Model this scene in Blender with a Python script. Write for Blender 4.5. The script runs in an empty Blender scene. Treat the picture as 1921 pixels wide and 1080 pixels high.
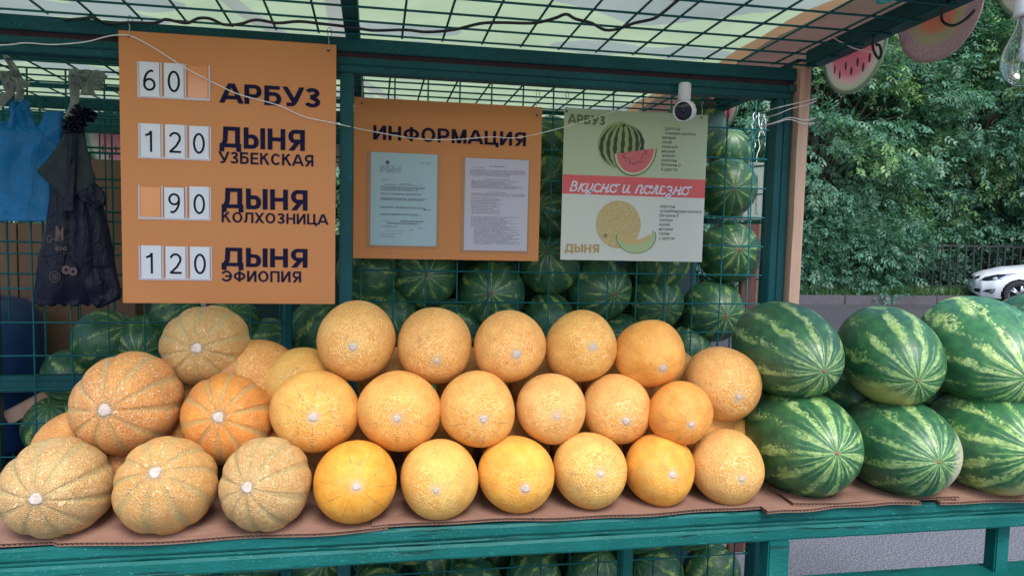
import bpy, bmesh, math, random
import numpy as np
from mathutils import Vector, Matrix, Quaternion

# ------------------------------------------------------------------ camera, world, sun, exposure
SC = bpy.context.scene
COL = SC.collection
FPX, EYE = 1387.0, 1.45                      # focal length in photo pixels, eye height in metres
_d = np.array([-428.0, 18000.0, FPX]); _d /= np.linalg.norm(_d)
_x = np.array([7440.0, 70.0, FPX]); _x -= _x.dot(_d) * _d; _x /= np.linalg.norm(_x)
_y = np.cross(_d, _x)
if _y[2] < 0: _y = -_y
RW = np.array([_x, _y, -_d])                 # rows: world X, Y, Z seen from the camera (right, down, forward)

def ray(px, py):
    c = np.array([px - 960.5, py - 540.0, FPX]); return RW @ (c / np.linalg.norm(c))
def at(px, py, X=None, Y=None, Z=None):
    """the point of the place on the plane X=, Y= or Z= seen at photo pixel px, py"""
    r = ray(px, py)
    t = X / r[0] if X is not None else Y / r[1] if Y is not None else (Z - EYE) / r[2]
    return Vector((t * r[0], t * r[1], EYE + t * r[2]))

cam = bpy.data.cameras.new('camera'); co = bpy.data.objects.new('camera', cam); COL.objects.link(co)
cam.sensor_width = 36; cam.lens = 36 * FPX / 1921; cam.clip_start = 0.05; cam.clip_end = 400
R3 = Matrix(((RW[0][0], -RW[0][1], -RW[0][2]), (RW[1][0], -RW[1][1], -RW[1][2]), (RW[2][0], -RW[2][1], -RW[2][2])))
co.matrix_world = Matrix.Translation((0, 0, EYE)) @ R3.to_4x4()
SC.camera = co

SUN_EL, SUN_AZ = 51, 174                      # sun azimuth, degrees clockwise from +Y: behind the photographer
w = bpy.data.worlds.new('World'); SC.world = w; w.use_nodes = True
nt = w.node_tree; sky = nt.nodes.new('ShaderNodeTexSky'); sky.sky_type = 'NISHITA'; sky.sun_disc = False
sky.sun_elevation = math.radians(SUN_EL); sky.sun_rotation = math.radians(SUN_AZ)
sky.air_density = 1.0; sky.dust_density = 1.6; sky.ozone_density = 1.0
nt.links.new(sky.outputs[0], nt.nodes['Background'].inputs[0]); nt.nodes['Background'].inputs[1].default_value = 0.15
sl = bpy.data.lights.new('sun', 'SUN'); sl.energy = 1.75; sl.angle = math.radians(24); sl.color = (1, .97, .93)
so = bpy.data.objects.new('sun', sl); COL.objects.link(so)
_e, _a = math.radians(SUN_EL), math.radians(SUN_AZ)
so.rotation_euler = (Vector((math.sin(_a) * math.cos(_e), math.cos(_a) * math.cos(_e), math.sin(_e)))).to_track_quat('Z', 'Y').to_euler()
SC.view_settings.view_transform = 'Standard'; SC.view_settings.look = 'None'
SC.view_settings.gamma = 1.0; SC.view_settings.use_curve_mapping = False
SC.view_settings.exposure = 1.0
SC.render.engine = 'CYCLES'
SC.cycles.use_denoising = True
SC.cycles.max_bounces = 8; SC.cycles.transparent_max_bounces = 16
random.seed(7); RNG = np.random.default_rng(7)

# ------------------------------------------------------------------ helpers
def tag(o, label=None, cat=None, group=None, kind=None):
    if label: o['label'] = label
    if cat: o['category'] = cat
    if group: o['group'] = group
    if kind: o['kind'] = kind
    return o
def empty(name, loc=(0, 0, 0), label=None, cat=None, group=None, rotz=0):
    o = bpy.data.objects.new(name, None); COL.objects.link(o); o.location = loc; o.rotation_euler = (0, 0, rotz)
    o.empty_display_size = .05
    return tag(o, label, cat, group)
def link(name, me, mat=None, parent=None, smooth=False, loc=None):
    o = bpy.data.objects.new(name, me); COL.objects.link(o)
    if mat is not None and not me.materials: me.materials.append(mat)
    if smooth: me.shade_smooth()
    if loc is not None: o.location = loc
    if parent is not None:
        o.parent = parent
        o.matrix_parent_inverse = parent_inv(parent)
    return o
def worldm(o):
    m = o.matrix_basis.copy()
    return m if o.parent is None else worldm(o.parent) @ o.matrix_parent_inverse @ m
def parent_inv(p): return worldm(p).inverted()

class MB:
    """collects shapes into one mesh"""
    def __init__(s): s.v = []; s.f = []
    def add(s, vs, fs):
        n = len(s.v); s.v += [tuple(v) for v in vs]; s.f += [tuple(i + n for i in f) for f in fs]; return s
    def box(s, x0, x1, y0, y1, z0, z1, M=None):
        vs = [Vector((x, y, z)) for z in (z0, z1) for y in (y0, y1) for x in (x0, x1)]
        if M is not None: vs = [M @ v for v in vs]
        return s.add(vs, [(0, 2, 3, 1), (4, 5, 7, 6), (0, 1, 5, 4), (2, 6, 7, 3), (0, 4, 6, 2), (1, 3, 7, 5)])
    def tube(s, pts, r, n=6, closed=False, cap=True):
        pts = [Vector(p) for p in pts]; N = len(pts); rr = r if hasattr(r, '__len__') else [r] * N
        ref = None; base = len(s.v)
        for i, p in enumerate(pts):
            if closed: d = pts[(i + 1) % N] - pts[i - 1]
            else: d = pts[min(i + 1, N - 1)] - pts[max(i - 1, 0)]
            if d.length < 1e-9: d = Vector((0, 0, 1))
            d.normalize()
            if ref is None:
                ref = Vector((0, 0, 1)) if abs(d.z) < .9 else Vector((1, 0, 0))
            a = d.cross(ref)
            if a.length < 1e-6: a = d.cross(Vector((0, 1, .1)))
            a.normalize(); b = a.cross(d); b.normalize(); ref = b
            for k in range(n):
                t = 2 * math.pi * k / n
                s.v.append(tuple(p + (a * math.cos(t) + b * math.sin(t)) * rr[i]))
        for i in range(N if closed else N - 1):
            i2 = (i + 1) % N
            for k in range(n):
                k2 = (k + 1) % n
                s.f.append((base + i * n + k, base + i * n + k2, base + i2 * n + k2, base + i2 * n + k))
        if cap and not closed:
            s.f.append(tuple(base + k for k in range(n))[::-1]); s.f.append(tuple(base + (N - 1) * n + k for k in range(n)))
        return s
    def prism(s, poly, y0, y1):
        """polygon of (x, z) extruded along y from y0 (front) to y1"""
        n = len(poly); a = [(x, y0, z) for x, z in poly] + [(x, y1, z) for x, z in poly]
        return s.add(a, [tuple(range(n)), tuple(range(2 * n - 1, n - 1, -1))] + [(i, i + n, (i + 1) % n + n, (i + 1) % n) for i in range(n)])
    def lathe(s, prof, n=24, M=None):
        """profile (r, z) turned round z"""
        base = len(s.v)
        for r, z in prof:
            for k in range(n):
                t = 2 * math.pi * k / n; v = Vector((r * math.cos(t), r * math.sin(t), z))
                s.v.append(tuple(M @ v if M is not None else v))
        for i in range(len(prof) - 1):
            for k in range(n):
                k2 = (k + 1) % n
                s.f.append((base + i * n + k, base + i * n + k2, base + (i + 1) * n + k2, base + (i + 1) * n + k))
        return s
    def mesh(s, name='mesh'):
        me = bpy.data.meshes.new(name); me.from_pydata(s.v, [], s.f); me.update()
        return me
    def build(s, name, mat, parent=None, smooth=False, bevel=0, fix=True, auto=None):
        me = s.mesh(name)
        if fix or bevel:
            bm = bmesh.new(); bm.from_mesh(me)
            if bevel:
                bmesh.ops.bevel(bm, geom=bm.edges[:], offset=bevel, segments=2, affect='EDGES', clamp_overlap=True)
            bmesh.ops.recalc_face_normals(bm, faces=bm.faces[:]); bm.to_mesh(me); bm.free()
        return link(name, me, mat, parent, smooth)

def smooth_pts(pts, k=6):
    """Catmull-Rom through the points"""
    P = [Vector(p) for p in pts]; out = []
    for i in range(len(P) - 1):
        p0 = P[max(i - 1, 0)]; p1 = P[i]; p2 = P[i + 1]; p3 = P[min(i + 2, len(P) - 1)]
        for j in range(k):
            t = j / k
            out.append(.5 * ((2 * p1) + (p2 - p0) * t + (2 * p0 - 5 * p1 + 4 * p2 - p3) * t * t + (3 * p1 - p0 - 3 * p2 + p3) * t ** 3))
    out.append(P[-1]); return out

# ------------------------------------------------------------------ materials
class N:
    def __init__(s, name):
        s.m = bpy.data.materials.new(name); s.m.use_nodes = True; s.t = s.m.node_tree
        s.b = s.t.nodes['Principled BSDF']; s.out = s.t.nodes['Material Output']
    def n(s, kind, **kw):
        nd = s.t.nodes.new('ShaderNode' + kind)
        for k, v in kw.items(): setattr(nd, k, v)
        return nd
    def l(s, a, b): s.t.links.new(a, b)
    def put(s, sock, v):
        if isinstance(v, (int, float)): sock.default_value = v
        elif isinstance(v, (tuple, list)): sock.default_value = tuple(v) + ((1,) if len(v) == 3 and sock.type == 'RGBA' else ())
        else: s.l(v, sock)
    def math(s, op, a, b=0.0, c=0.0, clamp=False):
        nd = s.n('Math', operation=op, use_clamp=clamp); s.put(nd.inputs[0], a); s.put(nd.inputs[1], b); s.put(nd.inputs[2], c); return nd.outputs[0]
    def vm(s, op, a, b=(0, 0, 0), scale=None):
        nd = s.n('VectorMath', operation=op); s.put(nd.inputs[0], a); s.put(nd.inputs[1], b)
        if scale is not None: s.put(nd.inputs[3], scale)
        return nd.outputs[1] if op in ('DOT_PRODUCT', 'LENGTH') else nd.outputs[0]
    def xyz(s, v):
        nd = s.n('SeparateXYZ'); s.l(v, nd.inputs[0]); return nd.outputs
    def comb(s, x, y, z):
        nd = s.n('CombineXYZ'); s.put(nd.inputs[0], x); s.put(nd.inputs[1], y); s.put(nd.inputs[2], z); return nd.outputs[0]
    def coord(s, k='Object'): return s.n('TexCoord').outputs[k]
    def noise(s, v, scale, detail=3, rough=.55, dist=0.0, out=0):
        nd = s.n('TexNoise'); s.put(nd.inputs['Vector'], v); s.put(nd.inputs['Scale'], scale); nd.inputs['Detail'].default_value = detail
        nd.inputs['Roughness'].default_value = rough; nd.inputs['Distortion'].default_value = dist; return nd.outputs[out]
    def voro(s, v, scale, feature='F1', rnd=1.0):
        nd = s.n('TexVoronoi', feature=feature); s.put(nd.inputs['Vector'], v); s.put(nd.inputs['Scale'], scale); nd.inputs['Randomness'].default_value = rnd
        return nd.outputs[0]
    def sm(s, x, a, b):
        nd = s.n('MapRange', interpolation_type='SMOOTHSTEP', clamp=True); s.put(nd.inputs[0], x); s.put(nd.inputs[1], a); s.put(nd.inputs[2], b)
        return nd.outputs[0]
    def mix(s, f, a, b, mode='MIX'):
        nd = s.n('Mix', data_type='RGBA', blend_type=mode); s.put(nd.inputs[0], f); s.put(nd.inputs[6], a); s.put(nd.inputs[7], b); return nd.outputs[2]
    def fmix(s, f, a, b):
        nd = s.n('Mix'); s.put(nd.inputs[0], f); s.put(nd.inputs[2], a); s.put(nd.inputs[3], b); return nd.outputs[0]
    def ramp(s, x, stops):
        nd = s.n('ValToRGB'); s.l(x, nd.inputs[0]); e = nd.color_ramp.elements
        while len(e) < len(stops): e.new(.5)
        for i, (p, c) in enumerate(stops): e[i].position = p; e[i].color = tuple(c) + (1,)
        return nd.outputs[0]
    def bump(s, h, strength=.3, dist=.002, normal=None):
        nd = s.n('Bump'); s.put(nd.inputs['Height'], h); nd.inputs['Strength'].default_value = strength; nd.inputs['Distance'].default_value = dist
        if normal is not None: s.l(normal, nd.inputs['Normal'])
        return nd.outputs[0]
    def set(s, **kw):
        names = dict(color='Base Color', rough='Roughness', metal='Metallic', normal='Normal', spec='Specular IOR Level', trans='Transmission Weight', coat='Coat Weight', alpha='Alpha', sub='Subsurface Weight', ior='IOR')
        for k, v in kw.items(): s.put(s.b.inputs[names[k]], v)
        return s.m

def plain(name, c, rough=.5, var=.12, scale=30, metal=0, bump=.0, spec=.5):
    m = N(name); co_ = m.coord(); n1 = m.noise(co_, scale, 4)
    k = m.math('MULTIPLY_ADD', n1, 2 * var, 1 - var)
    col = m.mix(1.0, tuple(c), m.comb(k, k, k), 'MULTIPLY')
    nrm = dict(normal=m.bump(m.noise(co_, scale * 4, 3), bump, .001)) if bump else {}
    return m.set(color=col, rough=rough, metal=metal, spec=spec, **nrm)

def teal_paint(name, grain=False, worn=.5, base=(.002, .060, .066)):
    m = N(name); c = m.coord()
    cs = m.vm('MULTIPLY', c, (.25, 1.4, 1.4)) if grain else c
    n1 = m.noise(cs, 22, 5, .65); n2 = m.noise(c, 5, 3); n3 = m.noise(cs, 160, 3, .7)
    col = m.mix(m.sm(n2, .3, .75), tuple(base), (base[0] + .004, base[1] * 1.45, base[2] * 1.5))
    chips = m.math('MULTIPLY', m.sm(n3, .60, .72), m.sm(n1, .45, .62))
    col = m.mix(m.math('MULTIPLY', chips, worn), col, (.06, .34, .36))
    specks = m.sm(m.noise(c, 420, 1, .5), .70, .78)
    col = m.mix(m.math('MULTIPLY', specks, .55), col, (.25, .5, .5))
    if grain:
        cr = m.sm(m.noise(m.vm('MULTIPLY', c, (.06, 1.0, 1.0)), 75, 3, .6), .62, .67)
        col = m.mix(m.math('MULTIPLY', cr, .75), col, (.004, .035, .035))
        h = m.math('SUBTRACT', m.math('ADD', n1, m.math('MULTIPLY', n3, .4)), m.math('MULTIPLY', cr, .9))
    else:
        h = m.math('ADD', m.math('MULTIPLY', n1, .4), m.math('MULTIPLY', n3, .35))
    return m.set(color=col, spec=.25, rough=m.math('MULTIPLY_ADD', n1, .3, .42), normal=m.bump(h, .8 if grain else .35, .0025 if grain else .0012))

MAT = {}
MAT['paint'] = teal_paint('teal_paint')
MAT['board'] = teal_paint('worn_teal_board', True, .5, (.000, .080, .072))
MAT['wire'] = teal_paint('teal_wire_paint', False, .3, (.002, .085, .085))
MAT['rust_seam'] = plain('rusty_seam', (.055, .022, .032), .8, .6, 35, bump=.6)
MAT['dark_paint'] = plain('dark_green_paint', (.006, .05, .055), .45, .3, 25)
MAT['orange'] = plain('orange_plastic_sheet', (.66, .255, .085), .5, .07, 3, spec=.3)
MAT['navy'] = plain('navy_print', (.010, .008, .040), .7, .05, spec=.15)
MAT['ink'] = plain('black_print', (.012, .012, .022), .7, .05, spec=.15)
MAT['grey_ink'] = plain('grey_document_print', (.10, .10, .13), .6, .05)
MAT['card'] = plain('white_card', (.74, .75, .8), .5, .02, 12)
MAT['string'] = plain('white_string', (.82, .8, .78), .8, .15, 200)
MAT['steel'] = plain('steel_hook', (.5, .5, .52), .35, .1, 60, metal=.8)
MAT['cable'] = plain('black_cable', (.012, .014, .02), .45, .1)
MAT['white_plastic'] = plain('white_plastic', (.7, .7, .7), .3, .03)
MAT['lens'] = plain('dark_lens', (.01, .012, .03), .08, .05)
MAT['scar'] = plain('corky_scar', (.50, .42, .37), .95, .6, 9, bump=.6)
MAT['stem'] = plain('dry_pink_stem', (.28, .12, .08), .9, .3, 40, bump=.5)
MAT['tan_stem'] = plain('dry_tan_stem', (.36, .30, .2), .9, .3, 40, bump=.5)

def cardboard(name, c=(.29, .16, .115)):
    m = N(name); co_ = m.coord()
    n1 = m.noise(co_, 4, 4); n2 = m.noise(m.vm('MULTIPLY', co_, (1, .1, 1)), 90, 2)
    st_ = m.sm(m.noise(co_, 9, 5, .7), .55, .7)
    col = m.mix(m.sm(n1, .3, .7), tuple(x * .8 for x in c), tuple(x * 1.1 for x in c))
    col = m.mix(m.math('MULTIPLY', n2, .2), col, tuple(x * .7 for x in c))
    col = m.mix(m.math('MULTIPLY', st_, .5), col, tuple(x * .45 for x in c))
    return m.set(color=col, rough=.85, normal=m.bump(m.math('ADD', n2, m.math('MULTIPLY', m.noise(co_, 25, 3), 2.0)), .5, .003))
MAT['cardboard'] = cardboard('brown_cardboard')
def timber(name, c, knots=True, axis=(1, 1, .08)):
    m = N(name); co_ = m.coord(); v = m.vm('MULTIPLY', co_, axis)
    g = m.noise(v, 60, 4, .6, .6); g2 = m.noise(v, 9, 3)
    col = m.mix(m.sm(g, .3, .75), tuple(x * .72 for x in c), c)
    col = m.mix(m.math('MULTIPLY', g2, .35), col, tuple(x * .8 for x in c))
    if knots:
        k = m.voro(m.vm('MULTIPLY', co_, (1, 1, .6)), 4.5, 'F1')
        kk = m.math('SUBTRACT', 1.0, m.sm(k, .045, .10))
        col = m.mix(m.math('MULTIPLY', kk, .85), col, (.05, .022, .012))
    return m.set(color=col, rough=.75, normal=m.bump(g, .3, .001))
MAT['slat'] = timber('pale_timber', (.66, .42, .30), False)
MAT['plank'] = timber('brown_timber', (.27, .145, .085))
MAT['redplank'] = timber('red_brown_timber', (.20, .09, .075), False)

# netted yellow melon; local +Z is the blossom end. obj.color rgb tints the rind, alpha sets how dense the net is
def melon_mat(name, ribbed=False):
    m = N(name); P = m.coord(); info = m.n('ObjectInfo'); rnd = info.outputs['Random']
    off = m.comb(m.math('MULTIPLY', rnd, 37.0), m.math('MULTIPLY', rnd, 91.0), m.math('MULTIPLY', rnd, 13.0))
    U = m.vm('NORMALIZE', P); x, y, z = m.xyz(U)
    th = m.math('ARCCOSINE', z); rho = m.math('MAXIMUM', m.math('SQRT', m.math('ADD', m.math('MULTIPLY', x, x), m.math('MULTIPLY', y, y))), .02)
    cx, sy = m.math('DIVIDE', x, rho), m.math('DIVIDE', y, rho); phi = m.math('ARCTAN2', y, x)
    Q = m.vm('ADD', U, off)
    wob = m.vm('SCALE', m.vm('SUBTRACT', m.noise(Q, 5, 3, .6, out=1), (.5, .5, .5)), scale=.16 if not ribbed else .2)
    ring = m.vm('ADD', m.comb(m.math('MULTIPLY', cx, .16 if not ribbed else .42), m.math('MULTIPLY', sy, .16 if not ribbed else .42), th), m.vm('ADD', off, m.vm('SCALE', wob, scale=.45)))
    iso = m.vm('ADD', Q, wob) if not ribbed else m.vm('ADD', m.comb(m.math('MULTIPLY', cx, .42), m.math('MULTIPLY', sy, .42), th), m.vm('ADD', off, wob))
    e1 = m.voro(ring, 16 if not ribbed else 16, 'DISTANCE_TO_EDGE'); e2 = m.voro(m.vm('MULTIPLY', iso, (1, 1, 1.5 if not ribbed else 1.0)), 16 if not ribbed else 19, 'DISTANCE_TO_EDGE')
    l1 = m.math('SUBTRACT', 1.0, m.sm(e1, .03, .14)); l2 = m.math('SUBTRACT', 1.0, m.sm(e2, .025, .115))
    far = m.sm(m.math('ADD', th, m.math('MULTIPLY', m.noise(Q, 3, 2), .6)), .65, 1.35)
    net = m.fmix(far, l1, l2)
    fine = m.math('SUBTRACT', 1.0, m.sm(m.voro(iso, 34, 'DISTANCE_TO_EDGE'), .03, .2))
    patch = m.sm(m.noise(Q, 1.7, 3, .6), .30, .62)                 # smooth patches without net
    dens = m.n('ObjectInfo').outputs['Alpha']
    net = m.math('MULTIPLY', m.math('MAXIMUM', net, m.math('MULTIPLY', fine, .22)), m.math('MULTIPLY', m.fmix(dens, patch, 1.0), dens))
    tint = info.outputs['Color']
    big = m.noise(Q, 2.2, 4, .6)
    base = m.mix(m.sm(big, .35, .7), m.mix(1.0, tint, (.90, .74, .48), 'MULTIPLY'), m.mix(1.0, tint, (1.06, 1.06, .95), 'MULTIPLY'))
    NR = 10
    wphi = m.math('ADD', m.math('MULTIPLY', phi, float(NR)), m.math('MULTIPLY', m.math('SUBTRACT', m.noise(Q, 3, 2), .5), 2.2 if not ribbed else .7))
    cosr = m.math('COSINE', wphi)
    if ribbed:
        at_ = m.n('Attribute', attribute_name='rib'); rib = at_.outputs['Fac']
        gr = m.math('MULTIPLY', m.sm(rib, .70, 1.0), m.sm(th, .12, .4)); cosr = m.math('MULTIPLY_ADD', rib, 2.0, -1.0)
        grn = m.math('MULTIPLY', gr, m.math('MULTIPLY_ADD', m.noise(Q, 14, 3), .8, .35), clamp=True)
        base = m.mix(m.math('MULTIPLY', grn, .75), base, (.40, .37, .16))
        net = m.math('MULTIPLY', net, m.math('SUBTRACT', 1.0, m.math('MULTIPLY', gr, .30)))
        stitch = m.math('MULTIPLY', m.sm(m.math('SINE', m.math('MULTIPLY', th, 95.0)), .3, .9), m.math('MULTIPLY', m.sm(cosr, .965, .995), .45))
        base = m.mix(stitch, base, (.10, .13, .07))
        netcol = (.92, .68, .40)
        h = m.math('SUBTRACT', net, m.math('MULTIPLY', gr, .4))
    else:
        ln = m.math('MULTIPLY', m.sm(cosr, .955, .995), m.math('MULTIPLY', m.sm(th, .08, .2), m.math('SUBTRACT', 1.0, m.sm(th, .5, 1.5))))
        dot = m.sm(m.noise(Q, 26, 2, .6), .42, .6)
        vis = m.sm(m.noise(off, 1.0, 0), .38, .6)
        base = m.mix(m.math('MULTIPLY', m.math('MULTIPLY', ln, dot), m.math('MULTIPLY_ADD', vis, .8, .2)), base, (.15, .13, .05))
        fl = m.math('MULTIPLY', m.sm(m.noise(m.vm('MULTIPLY', Q, (1, 1, 2.4)), 15, 3, .75), .62, .69), .85)
        base = m.mix(fl, base, (.22, .15, .05))
        grn = m.math('MULTIPLY', m.sm(m.noise(Q, 1.3, 2), .56, .75), .35)
        base = m.mix(grn, base, (.42, .36, .10))
        br = m.math('MULTIPLY', m.sm(m.noise(Q, 2.9, 5, .7), .60, .70), .6)
        base = m.mix(br, base, (.36, .17, .07))
        netcol = (.95, .68, .33); h = net
    col = m.mix(m.math('MULTIPLY', net, .62 if not ribbed else .78), base, netcol)
    edge = m.math('MULTIPLY', m.math('SUBTRACT', 1.0, m.sm(th, .09, .24)), .55)
    col = m.mix(edge, col, (.5, .40, .25))
    hh = m.math('ADD', h, m.math('MULTIPLY', m.noise(Q, 60, 2), .3))
    return m.set(color=col, rough=m.math('MULTIPLY_ADD', net, .2, .52), spec=.3, normal=m.bump(hh, .55 if not ribbed else .9, .0022 if not ribbed else .004))
MAT['melon'] = melon_mat('netted_melon_rind'); MAT['ribbed'] = melon_mat('ribbed_melon_rind', True)

def watermelon_mat(name, spot=None, dim=False, bright=1.0):
    m = N(name); P = m.coord(); info = m.n('ObjectInfo'); rnd = info.outputs['Random']
    off = m.comb(m.math('MULTIPLY', rnd, 51.0), m.math('MULTIPLY', rnd, 17.0), m.math('MULTIPLY', rnd, 83.0))
    U = m.vm('NORMALIZE', P); x, y, z = m.xyz(U); th = m.math('ARCCOSINE', z); phi = m.math('ARCTAN2', y, x); Q = m.vm('ADD', U, off)
    eq = m.math('SINE', th)
    n1 = m.math('SUBTRACT', m.noise(Q, 3.0, 3, .6), .5); n2 = m.math('SUBTRACT', m.noise(Q, 17, 4, .7), .5); n3 = m.math('SUBTRACT', m.noise(Q, 60, 2, .6), .5)
    n4 = m.math('SUBTRACT', m.noise(Q, 2.0, 2, .5), .5)
    w1 = m.math('MULTIPLY_ADD', phi, 11.0, m.math('MULTIPLY', m.math('ADD', m.math('MULTIPLY', n1, 5.5), m.math('MULTIPLY', n2, 4.5)), eq))
    c1 = m.math('COSINE', w1)
    w2 = m.math('MULTIPLY_ADD', phi, 29.0, m.math('MULTIPLY', m.math('ADD', n2, n1), 4.0)); c2 = m.math('COSINE', w2)      # fine rays round the blossom end
    v = m.math('ADD', c1, m.math('MULTIPLY', m.math('ADD', m.math('MULTIPLY', n2, 3.6), m.math('MULTIPLY', n3, 2.4)), m.math('MULTIPLY_ADD', eq, 1.0, .1)))
    v = m.math('ADD', v, m.math('MULTIPLY', m.math('MULTIPLY', n4, 4.2), eq))
    stripe = m.sm(v, .42 if not dim else .72, 1.15 if not dim else 1.3)
    rays = m.math('MULTIPLY', m.math('MULTIPLY', m.sm(m.math('ADD', c2, m.math('MULTIPLY', c1, .5)), .0 if not dim else .5, .9 if not dim else 1.3), m.math('SUBTRACT', 1.0, m.sm(m.math('ADD', th, n1), .40, .85))), .9)
    wear = m.math('SUBTRACT', 1.0, m.math('MULTIPLY', m.sm(m.noise(Q, 26, 3, .75), .5, .64), .45))
    lm = m.math('MULTIPLY', m.math('MAXIMUM', stripe, rays), wear)
    lm = m.math('MULTIPLY', lm, m.sm(th, .0, .06))
    b = bright
    dark = m.mix(m.sm(m.noise(Q, 5, 4, .65), .35, .7), (.015 * b, .070 * b, .036 * b), (.032 * b, .125 * b, .045 * b))
    light = m.mix(m.sm(m.noise(Q, 9, 3), .35, .65), (.17 * b, .28 * b, .08 * b), (.32 * b, .42 * b, .19 * b))
    if dim: light = m.mix(m.sm(m.noise(Q, 9, 3), .35, .65), (.16, .28, .06), (.40, .48, .16))
    col = m.mix(lm, dark, light)
    if not dim: col = m.mix(1.0, col, info.outputs['Color'], 'MULTIPLY')
    if spot is not None:
        d, c, k0, k1 = spot
        dp = m.math('ADD', m.vm('DOT_PRODUCT', U, tuple(d)), m.math('MULTIPLY', n2, .25))
        col = m.mix(m.math('MULTIPLY', m.sm(dp, k0, k1), .9), col, c)
    scuff = m.math('MULTIPLY', m.sm(m.noise(Q, 3.5, 5, .75), .62, .72), .35)
    col = m.mix(scuff, col, (.20, .24, .16))
    drops = m.sm(m.voro(Q, 46, 'F1'), .0, .22)
    h = m.math('ADD', m.math('MULTIPLY', drops, .25 if not dim else 0.0), m.math('MULTIPLY', n1, 2.0))
    return m.set(color=col, rough=m.math('MULTIPLY_ADD', m.noise(Q, 12, 3), .3, .30), spec=.6, normal=m.bump(h, .35, .002))
MAT['wm'] = watermelon_mat('striped_watermelon_rind', bright=1.15)
MAT['wm_dim'] = watermelon_mat('dark_watermelon_rind', dim=True, bright=1.1)
# ------------------------------------------------------------------ the setting: ground, kerb, verge
def asphalt(name='asphalt', k=1.0):
    m = N(name); c = m.coord()
    st = m.voro(c, 95, 'F1'); n1 = m.noise(c, 130, 3, .7); n2 = m.noise(c, .8, 4)
    col = m.mix(m.sm(n1, .35, .68), (.06 * k, .062 * k, .072 * k), (.26 * k, .26 * k, .29 * k))
    col = m.mix(m.math('MULTIPLY', m.sm(m.noise(c, 210, 1), .66, .72), .6), col, (.42 * k, .42 * k, .45 * k))
    col = m.mix(m.math('MULTIPLY', m.sm(n2, .3, .75), .45), col, (.09 * k, .092 * k, .105 * k))
    return m.set(color=col, rough=.9, normal=m.bump(m.math('ADD', st, m.math('MULTIPLY', n1, .8)), .8, .006))
MAT['asphalt'] = asphalt()
KY, KT = 14.8, .20
MAT['road'] = asphalt('darker_asphalt', .34)  # same asphalt in a darker tone, laid up to the kerb
MB().add([(-60, -60, 0), (60, -60, 0), (60, 8.0, 0), (-60, 8.0, 0)], [(0, 1, 2, 3)]).build('pavement', MAT['asphalt'], fix=False)['kind'] = 'structure'
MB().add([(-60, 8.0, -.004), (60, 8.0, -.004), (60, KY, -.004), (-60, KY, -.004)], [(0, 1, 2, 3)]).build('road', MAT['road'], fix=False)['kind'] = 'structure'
def soil():
    m = N('mottled_lawn'); c = m.coord(); n1 = m.noise(c, 1.2, 4); n2 = m.noise(c, 20, 4)
    col = m.mix(m.sm(n1, .35, .65), (.035, .06, .02), (.09, .17, .04))  # darker and yellower green patches at random
    col = m.mix(m.math('MULTIPLY', n2, .5), col, (.05, .05, .02))
    return m.set(color=col, rough=.95, normal=m.bump(n2, .8, .03))
MAT['soil'] = soil()
g = MB().add([(-90, KY + .16, KT - .02), (90, KY + .16, KT - .02), (90, 120, KT - .02), (-90, 120, KT - .02)], [(0, 1, 2, 3)]).build('lawn', MAT['soil'], fix=False); g['kind'] = 'structure'
MAT['kerb'] = plain('weathered_concrete', (.075, .07, .08), .9, .3, 9, bump=.7)
kerb = empty('kerb', (8, KY, 0)); kerb['kind'] = 'structure'
me = None; L = 1.17; x = -14.0 + .35; k = 0
while x < 24:
    if me is None:
        o = MB().box(-L / 2 + .008, L / 2 - .008, 0, .15, -.05, KT).build('kerbstone', MAT['kerb'], kerb, bevel=.012); me = o.data
    else: o = link('kerbstone', me, None, kerb)
    o.location = (x, KY + random.uniform(-.006, .006), random.uniform(-.012, .006)); o.rotation_euler = (0, random.uniform(-.006, .006), random.uniform(-.004, .004))
    x += L; k += 1
# grass tufts on the verge
def grass(n, x0, x1, y0, y1, z, name, mat):
    X = RNG.uniform(x0, x1, n); Y = y0 + (y1 - y0) * RNG.random(n) ** 1.6; a = RNG.uniform(0, 2 * np.pi, n); h = RNG.uniform(.06, .24, n); ww = RNG.uniform(.006, .02, n)
    lean = RNG.normal(0, .07, (n, 2))
    V = np.zeros((n, 3, 3)); V[:, 0] = np.c_[X - ww * np.cos(a), Y - ww * np.sin(a), np.full(n, z)]; V[:, 1] = np.c_[X + ww * np.cos(a), Y + ww * np.sin(a), np.full(n, z)]
    V[:, 2] = np.c_[X + lean[:, 0], Y + lean[:, 1], z + h]
    me = bpy.data.meshes.new(name); me.from_pydata(V.reshape(-1, 3).tolist(), [], np.arange(3 * n).reshape(-1, 3).tolist())
    return tag(link(name, me, mat), kind='stuff')
def leafmat(name, c1, c2, c3=(.30, .22, .05)):
    m = N(name); c = m.coord(); n1 = m.noise(c, 1.1, 3); n2 = m.noise(c, 7.0, 2); n3 = m.noise(c, .7, 2)
    col = m.mix(m.sm(n2, .35, .65), c1, c2)
    col = m.mix(m.math('MULTIPLY', m.sm(m.noise(c, 2.3, 2), .63, .75), .55), col, c3)
    m.set(color=col, rough=.45, spec=.4)
    tr = m.n('BsdfTranslucent'); m.put(tr.inputs[0], m.mix(1.0, col, (1.0, 1.25, .55), 'MULTIPLY'))
    mx = m.n('MixShader'); mx.inputs[0].default_value = .3; m.l(m.b.outputs[0], mx.inputs[1]); m.l(tr.outputs[0], mx.inputs[2]); m.l(mx.outputs[0], m.out.inputs[0])
    return m.m
MAT['leaf'] = leafmat('maple_leaves', (.06, .165, .12), (.13, .28, .185), (.24, .28, .08))
MAT['leaf2'] = leafmat('bright_maple_leaves', (.10, .22, .10), (.20, .35, .14), (.36, .34, .09))
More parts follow.
